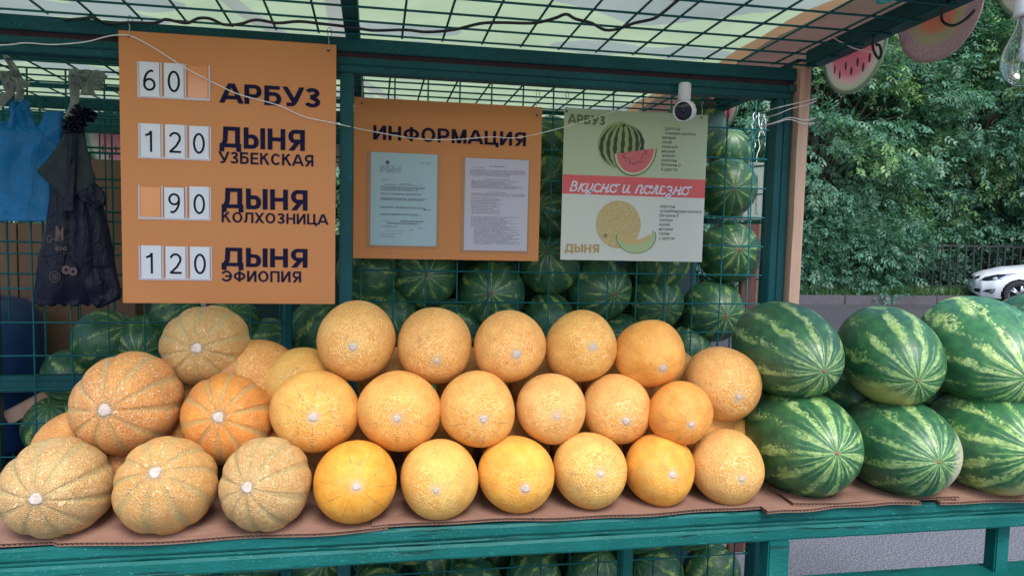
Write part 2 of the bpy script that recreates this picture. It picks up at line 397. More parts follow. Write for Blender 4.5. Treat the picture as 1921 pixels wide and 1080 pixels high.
MAT['bush'] = leafmat('dark_shrub_leaves', (.035, .115, .085), (.085, .20, .13), (.16, .20, .06))
MAT['grass'] = leafmat('grass_blades', (.035, .10, .04), (.08, .17, .06))
MAT['bark'] = timber('bark', (.075, .06, .05), False)
grass(16000, 3, 22, KY + .16, KY + 1.5, KT - .02, 'grass', MAT['grass'])

# ------------------------------------------------------------------ trees: clumps of drooping compound leaves
def sprays(centres, outward, per, spread, leaf, rng, droop=.5, nl=6):
    """compound leaves round clump centres -> vertices, quads"""
    C = np.repeat(centres, per, 0); Od = np.repeat(outward, per, 0); n = len(C)
    P = C + rng.normal(0, 1, (n, 3)) * np.array(spread)
    D = Od + rng.normal(0, .7, (n, 3)); D[:, 2] -= droop; D /= np.linalg.norm(D, axis=1)[:, None]
    S = np.cross(D, [0, 0, 1.0]); S /= np.linalg.norm(S, axis=1)[:, None] + 1e-9; U = np.cross(S, D)
    roll = rng.normal(0, .5, n)[:, None]; S2 = S * np.cos(roll) + U * np.sin(roll); U = np.cross(S2, D)
    V = []; 
    for j in range(nl):
        t = (j // 2 + .4) / (nl / 2); side = 1 if j % 2 else -1
        if j == nl - 1: side = 0
        base = P + D * (leaf * 2.2 * t)
        ld = D * (.55 if side else 1.0) + S2 * side * .9 - U * 0 + np.array([0, 0, -.25]); ld /= np.linalg.norm(ld, axis=1)[:, None]
        wv = np.cross(ld, U); wv /= np.linalg.norm(wv, axis=1)[:, None] + 1e-9
        ln = leaf * rng.uniform(.75, 1.25, n)[:, None]; wd = ln * .21
        V.append(np.stack([base, base + ld * ln * .45 + wv * wd, base + ld * ln + np.array([0, 0, -.12]) * ln, base + ld * ln * .45 - wv * wd], 1))
    return np.concatenate(V).reshape(-1, 3)
def crown_mesh(name, seed, size, nclump, per, leaf, mats, low=-.9, fill=.45):
    rng = np.random.default_rng(seed)
    d = rng.normal(0, 1, (nclump, 3)); d /= np.linalg.norm(d, axis=1)[:, None]; d = d[d[:, 2] > low]
    rad = 1 - fill * rng.random(len(d)) ** 2; wobble = 1 + .16 * np.sin(d[:, 0] * 5 + seed) * np.cos(d[:, 1] * 4 + d[:, 2] * 6)
    Cc = d * np.array(size) * (rad * wobble)[:, None]
    V = sprays(Cc, d * .9, per, (.30, .30, .20), leaf, rng)
    nf = len(V) // 4; me = bpy.data.meshes.new(name)
    me.vertices.add(len(V)); me.vertices.foreach_set('co', V.astype(np.float32).ravel())
    me.loops.add(4 * nf); me.loops.foreach_set('vertex_index', np.arange(4 * nf, dtype=np.int32))
    me.polygons.add(nf); me.polygons.foreach_set('loop_start', np.arange(0, 4 * nf, 4, dtype=np.int32)); me.polygons.foreach_set('loop_total', np.full(nf, 4, np.int32))
    for mm in mats: me.materials.append(mm)
    me.update(calc_edges=True); me.validate()
    if len(mats) > 1:
        ids = np.tile(np.repeat((rng.random(len(Cc)) < .22).astype(np.int32), per), nf // (len(Cc) * per) + 1)[:nf]
        me.polygons.foreach_set('material_index', ids)
    return me, Cc
CR = [crown_mesh('crown', s_, (3.3, 3.0, 4.1), 300, 66, .125, [MAT['leaf'], MAT['leaf2']]) for s_ in (3, 8)]
def make_tree(x, y, zc, crown, rot, sc, label, trunk_lean=0.0):
    me, Cc = crown
    t = empty('maple_tree', (x, y, KT - .03), label, 'tree', 'leafy trees beyond the road')
    b = MB(); top = zc + 1.0
    pts = smooth_pts([(x, y, -.1), (x + .1 + trunk_lean * .3, y + .05, zc * .4), (x - .1 + trunk_lean, y, zc), (x + trunk_lean * 1.2, y, top)], 5)
    b.tube(pts, list(np.linspace(.17, .05, len(pts))), 9); b.build('trunk', MAT['bark'], t, True)
    lb = MB(); rr = random.Random(int(x * 10)); R = Matrix.Rotation(rot, 3, 'Z')
    for c in Cc[::5]:
        e = R @ Vector(c) * sc + Vector((x, y, zc)); s0 = Vector((x + trunk_lean * .8, y, max(zc * .45, zc - 2.5 + rr.random() * 2)))
        mid = s0.lerp(e, .5) + Vector((rr.uniform(-.3, .3), rr.uniform(-.3, .3), .35))
        p = smooth_pts([s0, mid, e], 4); lb.tube(p, list(np.linspace(.045, .008, len(p))), 5, cap=False)
    lb.build('branches', MAT['bark'], t, True)
    o = link('crown', me, None, t); o.location = (x, y, zc); o.rotation_euler = (0, 0, rot); o.scale = (sc,) * 3
    return t
trees = [(11.6, 18.3, 4.3, 0, .3, 1.0, 'bushy maple tree hanging low over the fence left of the white car'),
         (16.8, 19.0, 4.6, 1, 1.9, 1.05, 'tall maple tree standing behind the white car'),
         (7.2, 18.8, 4.2, 1, 4.0, 1.0, 'maple tree seen through the right end of the wire cage'),
         (14.3, 22.8, 5.4, 0, 2.4, 1.25, 'taller maple tree in the back row between the two front trees'),
         (2.6, 19.5, 4.4, 0, 5.2, 1.0, 'maple tree hidden mostly behind the stacked watermelons'),
         (-2.4, 19.0, 4.3, 1, .9, 1.0, 'maple tree hidden mostly behind the price board'),
         (-7.5, 19.5, 4.5, 0, 3.1, 1.05, 'maple tree beyond the hanging blue bag'),
         (21.5, 20.5, 4.8, 0, 1.2, 1.2, 'maple tree rising beyond the right edge over the car'),
         (9.4, 23.4, 5.6, 1, .2, 1.25, 'taller back row maple tree behind the light green boughs'),
         (19.8, 25.0, 6.0, 1, 5.5, 1.4, 'largest back row maple tree at the right'),
         (27.5, 21.0, 4.9, 1, 2.0, 1.25, 'maple tree far to the right beyond the white car'), (33.5, 22.5, 5.2, 0, .6, 1.35, 'last maple tree at the far right end of the row'), (29.0, 27.0, 6.2, 0, 3.9, 1.45, 'back row maple tree at the far right'), (-14, 21.0, 5.0, 1, 1.1, 1.2, 'maple tree far to the left behind the stall'),
         (4.5, 24.0, 5.6, 1, 2.2, 1.3, 'back row maple tree behind the stall roof')]
for x, y, zc, k, rot, sc, lab in trees: make_tree(x, y, zc, CR[k], rot, sc, lab)
BU = [crown_mesh('foliage', 21 + i, (1.25, .55, .75), 46, 46, .10, [MAT['bush'], MAT['leaf']], low=-.8, fill=.5) for i in (0, 1)]
bushes = [(9.0, 15.9, .75, 0, 0, 1.0, 'low dark shrub behind the kerb beside the timber battens'), (11.0, 15.75, .95, 1, 2.9, 1.05, 'dense shrub spilling over the kerb in the middle of the verge'),
          (9.9, 16.5, 1.3, 1, .4, 1.1, 'taller shrub standing behind the fence near the stall'), (12.3, 16.6, 1.25, 0, 3.3, 1.1, 'shrub behind the fence left of the white car'),
          (14.6, 17.2, 1.2, 1, 0, 1.2, 'shrub behind the fence above the car bonnet'), (7.0, 16.3, 1.0, 0, 3, 1.1, 'shrub on the verge glimpsed through the cage'), (17.5, 17.4, 1.3, 0, 1, 1.3, 'shrub behind the white car'), (20.5, 17.6, 1.3, 1, 1, 1.3, 'shrub on the verge beyond the right edge')]
for x, y, zc, k, rot, sc, lab in bushes:
    t = empty('shrub', (x, y, KT - .03), lab, 'shrub', 'shrubs along the verge')
    o = link('foliage', BU[k][0], None, t); o.location = (x, y, zc); o.rotation_euler = (0, 0, rot); o.scale = (sc,) * 3
    b = MB(); rr = random.Random(int(x * 7))
    for i in range(7):
        e = Vector((x + rr.uniform(-.9, .9) * sc, y + rr.uniform(-.3, .3), zc + rr.uniform(0, .5))); s0 = Vector((x + rr.uniform(-.2, .2), y, KT - .05))
        b.tube(smooth_pts([s0, s0.lerp(e, .5) + Vector((0, 0, .1)), e], 4), .012, 5)
    b.build('stems', MAT['bark'], t, True)

# ------------------------------------------------------------------ metal fence behind the verge
MAT['fence'] = plain('dark_fence_paint', (.018, .017, .024), .5, .2, 10)
FY = 16.0
fence = empty('metal_fence', (10, FY, KT), 'low dark metal railing with upright bars behind the verge', 'fence')
MB().box(-8, 26, FY - .02, FY + .02, 1.33, 1.37).build('top_rail', MAT['fence'], fence)
MB().box(-8, 26, FY - .02, FY + .02, .32, .36).build('bottom_rail', MAT['fence'], fence)
bar = None; x = -2.0
while x < 24:
    if bar is None: o = MB().box(-.022, .022, -.012, .012, .34, 1.345).build('fence_bar', MAT['fence'], fence); bar = o.data
    else: o = link('fence_bar', bar, None, fence)
    o.location = (x, FY, 0); x += .225

# ------------------------------------------------------------------ white car, nose in to the kerb
MAT['car'] = plain('white_car_paint', (.62, .65, .68), .22, .02, 3); 
MAT['glass_dark'] = plain('dark_car_glass', (.01, .014, .018), .05, .02)
MAT['trim'] = plain('black_trim', (.012, .013, .016), .5, .1)
MAT['tyre'] = plain('tyre_rubber', (.02, .02, .022), .8, .2, 20)
MAT['rim'] = plain('silver_alloy', (.55, .56, .6), .3, .05, metal=.6)
MAT['chrome'] = plain('lamp_reflector', (.8, .82, .85), .12, .02, metal=.7)
def interp(t, x):
    for (a, b), (c, d_) in zip(t, t[1:]):
        if x <= c:
            u = (x - a) / (c - a); u = u * u * (3 - 2 * u) * .35 + u * .65; return b + (d_ - b) * u
    return t[-1][1]
TOP = [(0, .62), (.06, .71), (.25, .80), (.6, .90), (1.15, .97), (1.5, 1.0), (3.9, 1.03), (4.3, 1.0), (4.4, .9)]
WID = [(0, .42), (.04, .56), (.15, .69), (.4, .79), (.9, .84), (2.2, .85), (3.8, .84), (4.2, .76), (4.4, .55)]
BOT = [(0, .30), (.15, .22), (.5, .19), (4.0, .20), (4.4, .35)]
def half(x, z):
    b, t, w_ = interp(BOT, x), interp(TOP, x), interp(WID, x); u = max(0, min(1, (z - b) / (t - b)))
    s = .93 + .09 * math.sin(math.pi * min(1, u * 1.25)); 
    return w_ * s * (1 - max(0, (u - .55) / .45) ** 3.2) ** .5 if u < 1 else 0
def build_car(origin, heading):
    # local: x back from the nose, y to the car's own left seen by the photographer negative; then turned and placed
    hx = Vector((heading[0], heading[1], 0)).normalized(); M = Matrix(((-hx.x, -hx.y, 0, origin[0]), (-hx.y, hx.x, 0, origin[1]), (0, 0, 1, 0), (0, 0, 0, 1)))
    # x_local goes backwards (-heading); y_local = perpendicular, kept right handed
    if M.to_3x3().determinant() < 0: M = M @ Matrix.Diagonal((1, -1, 1, 1))
    car = empty('parked_car', (origin[0], origin[1], 0), 'white saloon car parked nose towards the kerb at the right edge', 'car')
    def tr(b): b.v = [tuple(M @ Vector(v)) for v in b.v]; return b
    b = MB(); nx, nz = 190, 60; xs = [4.4 * (i / nx) ** 1.0 for i in range(nx + 1)]
    for sgn in (-1, 1):
        n0 = len(b.v)
        for x in xs:
            for j in range(nz + 1):
                z = interp(BOT, x) + (interp(TOP, x) - interp(BOT, x)) * (1 - (1 - j / nz) ** 1.5); b.v.append((x, sgn * half(x, z), z))
        for i in range(nx):
            for j in range(nz):
                xm = (xs[i] + xs[i + 1]) / 2; zm = b.v[n0 + i * (nz + 1) + j][2] + .012
                if any((xm - wx) ** 2 + (zm - .31) ** 2 < .345 ** 2 for wx in (.86, 3.42)): continue
                q = n0 + i * (nz + 1) + j; b.f.append((q, q + nz + 1, q + nz + 2, q + 1))
    n0 = len(b.v)                                   # nose and tail caps, floor
    for i in (0, nx):
        for j in range(nz): 
            a1 = i * (nz + 1) + j; a2 = a1 + (nx + 1) * (nz + 1); b.f.append((a1, a1 + 1, a2 + 1, a2))
    b.f += [((i) * (nz + 1), (i + 1) * (nz + 1), (i + 1) * (nz + 1) + (nx + 1) * (nz + 1), i * (nz + 1) + (nx + 1) * (nz + 1)) for i in range(nx)]
    tr(b).build('body', MAT['car'], car, True)
    b = MB(); gp = [(1.28, .97), (2.05, 1.40), (2.6, 1.47), (3.1, 1.44), (3.95, 1.04)]   # glasshouse
    rows = [(u, interp(gp, u)) for u in np.linspace(1.28, 3.95, 24)]
    for sgn in (-1, 1):
        n0 = len(b.v)
        for x, z in rows:
            for k in range(7):
                u = k / 6; b.v.append((x, sgn * (.78 - .22 * u ** 1.2 * min(1, (z - .97) / .4)) * (1 - .0 * u) if k < 6 else 0, .96 + (z - .96) * min(1, u * 1.2)))
        for i in range(len(rows) - 1):
            for k in range(6): q = n0 + i * 7 + k; b.f.append((q, q + 7, q + 8, q + 1))
    tr(b).build('window_glass', MAT['glass_dark'], car, True)
    b = MB()
    for i in range(9): pass
    b.box(2.0, 3.1, -.56, .56, 1.445, 1.49); tr(b).build('roof_panel', MAT['car'], car, bevel=.02)
    def patch(poly, name, mat, sgn, off=.006, thick=.02):
        b = MB(); n = len(poly); c = (sum(p[0] for p in poly) / n, sum(p[1] for p in poly) / n)
        pts = [(c[0], sgn * (half(*c) + off), c[1])]
        dense = []
        for i in range(n):
            p, q = poly[i], poly[(i + 1) % n]
            for k in range(4): dense.append((p[0] + (q[0] - p[0]) * k / 4, p[1] + (q[1] - p[1]) * k / 4))
        R = 4; vs = [Vector((c[0], sgn * (half(*c) + off), c[1]))]
        for r in range(1, R + 1):
            for p in dense:
                x, z = c[0] + (p[0] - c[0]) * r / R, c[1] + (p[1] - c[1]) * r / R; vs.append(Vector((x, sgn * (half(x, z) + off), z)))
        m_ = len(dense); fs = [(0, 1 + i, 1 + (i + 1) % m_) for i in range(m_)]
        for r in range(R - 1):
            for i in range(m_): a_ = 1 + r * m_ + i; a2 = 1 + r * m_ + (i + 1) % m_; fs.append((a_, a_ + m_, a2 + m_, a2))
        for i in range(m_): vs.append(vs[1 + (R - 1) * m_ + i] - Vector((0, sgn * (thick + off), 0)))
        q0 = 1 + R * m_; q1 = 1 + (R - 1) * m_
        fs += [(q1 + i, q1 + (i + 1) % m_, q0 + (i + 1) % m_, q0 + i) for i in range(m_)]
        b.add(vs, fs); return tr(b).build(name, mat, car, True)
    for sgn in (-1, 1):
        h = patch([(.10, .575), (.20, .665), (.42, .735), (.80, .775), (.60, .70), (.40, .615), (.25, .585)], 'headlight', MAT['glass_dark'], sgn)
        patch([(.44, .64), (.60, .735), (.76, .765), (.60, .69), (.50, .635)], 'headlight_lens', MAT['chrome'], sgn, .012)
        patch([(.33, .635), (.37, .68), (.42, .68), (.43, .645), (.38, .62)], 'indicator_lens', MAT['chrome'], sgn, .012)
        patch([(.16, .345), (.24, .39), (.40, .42), (.38, .34), (.33, .305), (.28, .325)], 'fog_lamp', MAT['trim'], sgn)
        patch([(.27, .34), (.34, .385), (.38, .395), (.365, .345)], 'fog_lamp_lens', MAT['chrome'], sgn, .012)
        patch([(.02, .60), (.05, .655), (.14, .70), (.10, .63)], 'grille_side', MAT['trim'], sgn, .01)
        patch([(.02, .33), (.03, .40), (.13, .40), (.12, .31)], 'bumper_intake', MAT['trim'], sgn, .008)
        for x in (1.3, 2.35, 3.3):
            b = MB(); zz = np.linspace(.25, .9, 12)
            b.tube([(x, sgn * (half(x, z) + .001), z) for z in zz], .004, 4); tr(b).build('panel_gap', MAT['trim'], car)
        b = MB().box(1.7, 1.9, sgn * .86, sgn * 1.02, .98, 1.12); tr(b).build('side_mirror', MAT['car'], car, bevel=.03)
        for wx in (.86, 3.42):
            W = Matrix.Translation((wx, sgn * .74, .31)) @ Matrix.Rotation(math.pi / 2, 4, 'X') @ Matrix.Scale(-sgn, 4, (0, 0, 1))
            b = MB().lathe([(.20, -.09), (.29, -.10), (.312, -.06), (.314, .05), (.30, .085), (.215, .095), (.20, .07)], 40, W); wh = tr(b).build('wheel', MAT['tyre'], car, True)
            b = MB().lathe([(.207, .085), (.195, .07), (.19, .02), (.19, -.08)], 32, W)
            b.lathe([(.0, .085), (.045, .08), (.05, .05), (.0, .04)], 16, W)
            for k in range(5):
                for s2 in (-1, 1):
                    a_ = 2 * math.pi * k / 5 + s2 * .17; a0 = 2 * math.pi * k / 5 + s2 * .06
                    b.tube([W @ Vector((.03 * math.cos(a0), .03 * math.sin(a0), .07)), W @ Vector((.2 * math.cos(a_), .2 * math.sin(a_), .075))], [.026, .022], 5)
            tr(b).build('rim', MAT['rim'], wh, True)
            b = MB().lathe([(.0, -.1), (.19, -.1)], 24, W); b.lathe([(.345, .02), (.345, -.3), (0, -.3)], 30, W); tr(b).build('wheel_arch', MAT['trim'], car, True)
    b = MB().box(-.015, .01, -.26, .26, .42, .53); tr(b).build('number_plate', MAT['card'], car)
    b = MB().box(-.01, .02, -.40, .40, .60, .66); tr(b).build('grille', MAT['trim'], car)
    return car
gw = at(1911, 579, Z=0)
ang = math.radians(36); hd = Vector((-math.cos(ang), math.sin(ang), 0)); side = Vector((-hd.y, hd.x, 0)) 
if side.y > 0: side = -side
nose = gw + hd * .86 - side * .80
build_car(nose, hd)
# ------------------------------------------------------------------ the stall: front frame, cage, roof
ZT0 = .883
stall = empty('market_stall', (.2, 1.87, 0), 'dark teal painted market stall with wire mesh cage and fabric roof', 'market stall')
FYY = 1.87; GY = 2.30
def bx(name, x0, x1, y0, y1, z0, z1, mat='paint', parent=None, bevel=.002):
    return MB().box(x0, x1, y0, y1, z0, z1).build(name, MAT[mat], parent if parent is not None else stall, bevel=bevel)
# front header: angle iron, seam, box section
bx('roof_beam', -1.6, 1.17, 1.868, 1.905, 1.873, 1.906)
bx('beam_seam', -1.6, 1.13, 1.882, 1.900, 1.858, 1.8735, 'rust_seam', bevel=0)
bx('header_beam', -1.6, 1.115, 1.870, 1.912, 1.842, 1.860)
bx('header_beam', -1.6, 1.112, 1.873, 1.914, 1.824, 1.8425)
# roof side beams (right edge of the awning and its middle rib), awning rises slightly towards the front
def awz(y): return 1.912 + .042 * (1.87 - y)
def beam_y(name, x, y0, y1, w_, h, mat='paint', dz=0):
    b = MB(); b.box(-w_ / 2, w_ / 2, 0, 1, 0, h); b.v = [(x + v[0], y0 + (y1 - y0) * v[1], (awz(y0) if v[1] < .5 else awz(y1)) + v[2] + dz) for v in b.v]
    return b.build(name, MAT[mat], stall, bevel=.003)
beam_y('side_beam', 1.165, .93, 1.868, .045, .042); beam_y('side_beam', 1.165, 1.906, 3.5, .045, .042, dz=-.01)
beam_y('roof_rib', -.058, .93, 1.868, .035, .04); beam_y('roof_rib', -.058, 1.906, 3.5, .035, .04)
bx('awning_front_beam', -1.6, 1.187, .89, .93, awz(.91), awz(.91) + .042)
bx('rear_beam', -1.6, 1.187, 3.5, 3.54, 1.83, 1.89); bx('middle_beam', -1.6, 1.14, 2.90, 2.94, 1.845, 1.885)
# posts
bx('post', 1.068, 1.0895, 1.871, 1.91, 0, 1.823); bx('post', 1.0925, 1.1165, 1.874, 1.914, 0, 1.823)
bx('post', -.086, -.054, 1.874, 1.912, 0, 1.823)
bx('post', 1.155, 1.19, 3.5, 3.54, 0, 1.829); bx('post', -1.6, -1.565, 3.5, 3.54, 0, 1.829); bx('post', -1.6, -1.565, 1.872, 1.91, 0, 1.823)
# cage frame at GY
bx('cage_post', -.276, -.246, GY + .01, GY + .045, 0, 1.26); bx('cage_rail', -1.6, -.092, GY + .012, GY + .05, at(100, 112, Y=GY).z, at(100, 89, Y=GY).z)
bx('cage_rail', -1.6, -.277, GY + .012, GY + .04, .988, 1.003); bx('cage_rail', -1.6, -.277, GY + .014, GY + .06, .955, .9875)
bx('cage_post', 1.30, 1.325, GY + .01, GY + .04, 0, 1.84); bx('cage_post', -.09, -.065, GY + .01, GY + .05, 0, 1.79)
bx('cage_post', -1.085, -1.055, GY + .02, GY + .05, 0, 1.79, 'dark_paint')
bx('cage_rail', .0, 1.2, GY - .2, GY - .17, .52, .55, 'dark_paint')
# wire mesh
def mesh_panel(name, xs, zs, y, r=.0026, mat='wire', jitter=.0015, xr=None, zr=None):
    b = MB(); x0, x1 = xr or (min(xs), max(xs)); z0, z1 = zr or (min(zs), max(zs))
    for x in xs:
        j = random.uniform(-jitter, jitter); b.tube([(x + j, y, z0), (x - j, y + random.uniform(-.002, .002), (z0 + z1) / 2), (x + j, y, z1)], r, 5)
    for z in zs:
        b.tube([(x0, y - 2 * r, z), ((x0 + x1) / 2, y - 2 * r, z + random.uniform(-.002, .001)), (x1, y - 2 * r, z)], r, 5)
    return tag(b.build(name, MAT[mat], stall, True), kind='stuff')
S = .0983
mesh_panel('wire_mesh', [.0575 + S * k for k in range(-1, 13)], [1.3205 - .0965 * k for k in range(-5, 13)], GY, xr=(-.05, 1.30), zr=(.16, 1.90))
mesh_panel('wire_mesh', [-.9515 + S * k for k in range(-6, 8)], [1.160 - .0965 * k for k in range(-6, 11)], GY, xr=(-1.55, -.25), zr=(.2, 1.87))
mesh_panel('wire_mesh', [-.985 + S * k for k in range(-7, 9)], [1.19 - .0965 * k for k in range(-6, 11) if k not in (0, 1, 2, 3, 4)], GY + .16, r=.0032, mat='wire', xr=(-1.6, -.1), zr=(.2, 1.80))
# cage side and back mesh
def side_mesh(x, y0, y1, z0, z1, mat='wire', step=.1):
    b = MB(); y = y0
    while y <= y1: b.tube([(x, y, z0), (x, y, z1)], .0026, 5); y += step
    z = z0
    while z <= z1: b.tube([(x + .005, y0, z), (x + .005, y1, z)], .0026, 5); z += step
    return tag(b.build('wire_mesh', MAT[mat], stall, True), kind='stuff')
side_mesh(1.335, 2.3, 2.95, .2, 1.84)
mesh_panel('wire_mesh', [.0 + .1 * k for k in range(0, 14)], [.2 + .1 * k for k in range(17)], 2.95, r=.003)
mesh_panel('wire_mesh', [-1.6 + .1 * k for k in range(0, 16)], [1.3 + .1 * k for k in range(6)], 2.99, r=.003)
bx('cage_post', 1.325, 1.35, 2.95, 2.98, 0, 1.84, 'dark_paint')
# roof mesh, front part (awning) and rear part
b = MB()
for k in range(-17, 12):
    x = .0612 + .0985 * k
    if abs(x + .058) < .03: continue
    b.tube([(x, 1.868, awz(1.868)), (x, .93, awz(.93))], .0028, 5)
y = 1.84
while y > .94: b.tube([(-1.58, y, awz(y) - .005), (1.16, y, awz(y) - .005)], .0028, 5); y -= .0965
tag(b.build('roof_wire_mesh', MAT['wire'], stall, True), kind='stuff')
b = MB()
for k in range(-17, 12):
    x = .04 + .0985 * k; b.tube([(x, 1.915, 1.893), (x, 3.5, 1.86)], .0028, 5)
y = 1.97
while y < 3.5: b.tube([(-1.58, y, 1.888 - (y - 1.9) * .02), (1.16, y, 1.888 - (y - 1.9) * .02)], .0028, 5); y += .0965
for y in (2.12, 2.55, 3.2): b.tube([(-1.58, y, 1.879 - (y - 1.9) * .02), (1.16, y, 1.879 - (y - 1.9) * .02)], .006, 6)
tag(b.build('roof_wire_mesh', MAT['wire'], stall, True), kind='stuff')

def fabric():
    m = N('printed_awning_fabric'); c = m.coord(); x, y, z = m.xyz(c)
    wv = m.math('ADD', m.math('MULTIPLY', m.math('SINE', m.math('MULTIPLY_ADD', x, 6.3, .6)), .055), m.math('MULTIPLY', m.math('SINE', m.math('MULTIPLY_ADD', x, 14.0, 2.0)), .02))
    slope = m.math('MULTIPLY_ADD', x, -.14, 1.77)
    g1 = m.sm(m.math('SUBTRACT', m.math('ADD', y, wv), slope), -.004, .004)          # pale green towards the stall
    el = m.math('SUBTRACT', 1.0, m.sm(m.voro(m.vm('MULTIPLY', c, (1.0, 2.2, 0)), 2.1, 'F1'), .36, .375))
    rear = m.sm(y, 1.88, 1.885); left = m.math('SUBTRACT', 1.0, m.sm(x, -.12, -.11))
    g = m.mix(m.math('MAXIMUM', m.math('MULTIPLY', el, m.math('MAXIMUM', rear, left)), m.math('MULTIPLY', m.math('SUBTRACT', 1.0, g1), m.math('SUBTRACT', 1.0, m.math('MAXIMUM', rear, left)))), (.36, .45, .27), (.27, .32, .27))
    sd = m.math('ADD', x, m.math('MULTIPLY', y, .0))
    g = m.mix(m.sm(sd, .985, .99), g, (.24, .15, .075)); g = m.mix(m.sm(sd, 1.035, 1.04), g, (.09, .065, .045)); 
    pk = m.math('MULTIPLY', m.sm(sd, 1.04, 1.08), m.sm(y, 1.45, 1.7)); g = m.mix(m.math('MULTIPLY', pk, .12), g, (.30, .10, .12))
    p2 = m.math('SUBTRACT', 1.0, m.sm(m.math('ABSOLUTE', m.math('SUBTRACT', x, m.math('MULTIPLY_ADD', y, .4, -1.09))), .025, .03)); g = m.mix(m.math('MULTIPLY', p2, .6), g, (.26, .23, .25))
    p3 = m.math('SUBTRACT', 1.0, m.sm(m.math('ABSOLUTE', m.math('ADD', x, .085)), .03, .036)); g = m.mix(m.math('MULTIPLY', p3, .55), g, (.24, .19, .24))
    n1 = m.noise(c, 7, 4); g = m.mix(1.0, g, m.comb(*(m.math('MULTIPLY_ADD', n1, .35, .82),) * 3), 'MULTIPLY')
    m.set(color=g, rough=.7); tr = m.n('BsdfTranslucent'); m.put(tr.inputs[0], g)
    mx = m.n('MixShader'); mx.inputs[0].default_value = .72; m.l(m.b.outputs[0], mx.inputs[1]); m.l(tr.outputs[0], mx.inputs[2]); m.l(mx.outputs[0], m.out.inputs[0])
    m.put(m.b.inputs['Normal'], m.bump(m.noise(c, 12, 3), .3, .004))
    return m.m
MAT['fabric'] = fabric()
b = MB(); nx, ny = 60, 40
for j in range(ny + 1):
    for i in range(nx + 1):
        x = -1.62 + 2.84 * i / nx; y = .88 + 2.70 * j / ny
        z = (awz(y) if y < 1.87 else 1.912 - .02 * (y - 1.87)) + .05 - .012 * math.cos(x * 9) * math.cos(y * 7) + .004 * math.sin(x * 31 + y * 17)
        b.v.append((x, y, z))
for j in range(ny):
    for i in range(nx): q = j * (nx + 1) + i; b.f.append((q, q + 1, q + nx + 2, q + nx + 1))
b.build('roof_fabric', MAT['fabric'], stall, True, fix=False)

# timber battens tied to the right hand posts
def batten(x0, x1, zt, label, y0=1.85):
    b = MB(); n = 14; prev = None
    pts = []
    for i in range(n + 1):
        z = .75 + (zt - .75) * i / n; j = random.uniform(-.0012, .0012); pts.append((z, j))
    for (za, ja), (zb, jb) in zip(pts, pts[1:]):
        b.add([(x0 + ja, y0, za), (x1 + ja, y0, za), (x1 + ja, y0 + .04, za), (x0 + ja, y0 + .04, za), (x0 + jb, y0, zb), (x1 + jb, y0, zb), (x1 + jb, y0 + .04, zb), (x0 + jb, y0 + .04, zb)],
              [(0, 1, 5, 4), (1, 2, 6, 5), (2, 3, 7, 6), (3, 0, 4, 7)])
    b.add([(x0, y0, zt), (x1, y0, zt), (x1, y0 + .04, zt), (x0, y0 + .04, zt)], [(0, 1, 2, 3)])
    return tag(b.build('timber_batten', MAT['slat']), label, 'wooden batten', 'timber battens tied to the stall post')
batten(1.121, 1.1365, 1.92, 'pale timber batten next to the teal post, the inner of the two')
batten(1.1425, 1.159, 1.915, 'pale timber batten with clear air beside it, the outer of the two', 1.862)
_q = at(1484, 165, Y=1.865); b = MB().box(_q.x - .004, _q.x + .022, 1.866, 1.8735, _q.z - .008, _q.z + .008); tag(b.build('hole_patch', MAT['dark_paint'], stall))  # dark block in place of the dark hole by the battens
b = MB()
for px0, py0, px1, py1, s_ in ((1456, 203, 1532, 185, 0), (1457, 215, 1531, 190, 3), (1456, 229, 1529, 222, 8), (1455, 231, 1528, 231, 9)):
    p0, p1 = at(px0, py0, Y=1.843), at(px1, py1, Y=1.843)
    m1 = p0.lerp(p1, .33) + Vector((0, -.003, .001 * s_)); m2 = p0.lerp(p1, .7) + Vector((0, -.002, -.0003 * s_))
    b.tube(smooth_pts([p0 + Vector((0, .08, 0)), p0, m1, m2, p1, p1 + Vector((.002, .06, -.005))], 5), .0013, 5)
tag(b.build('tying_string', MAT['string'], None, True), 'white string wound round the teal post and pale battens', 'string')

# ------------------------------------------------------------------ stuff in the cage: boards, barrel, plastic box
def plank(x0, x1, z0, z1, y, name='plank', mat='plank', parent=None, th=.02):
    return MB().box(x0, x1, y, y + th, z0, z1).build(name, MAT[mat], parent, bevel=.003)
pc = empty('plank_partition', (-.95, 2.78, .3), 'brown knotty boards standing upright behind the left cage panel', 'wooden boards')
zt_ = at(100, 420, Y=2.78).z; xr_ = at(254, 560, Y=2.78).x
xs_ = np.linspace(-1.75, xr_, 6)
for i in range(5):
    b = MB().box(-.5, .5, 0, .02, -.5, .5); me = b.mesh('plank'); o = link('plank', me, MAT['plank'], pc); o.location = ((xs_[i] + xs_[i + 1]) / 2, 2.78 + .003 * (i % 2), (zt_ + .2) / 2); o.scale = (xs_[i + 1] - xs_[i] - .004, 1, zt_ - .2)
z2 = at(210, 300, Y=2.86).z
b = MB().box(-1.0, at(300, 400, Y=2.86).x, 2.86, 2.88, .2, z2); tag(b.build('plywood_sheet', MAT['plank'], None, bevel=.002), 'taller brown plywood sheet with a dark knot behind the black bag', 'plywood')
MAT['blue_barrel'] = plain('blue_barrel_plastic', (.01, .045, .15), .45, .1, 8)
p = at(22, 660, Y=2.56); b = MB(); zb = p.z - .3
b.lathe([(0, zb), (.19, zb), (.2, zb + .02), (.2, zb + .35), (.19, zb + .42), (.155, zb + .462), (.09, zb + .475), (0, zb + .478)], 36, Matrix.Translation((p.x - .12, p.y, 0)))
b.lathe([(.0, zb + .476), (.045, zb + .478), (.045, zb + .505), (0, zb + .508)], 18, Matrix.Translation((p.x - .14, p.y, 0)))
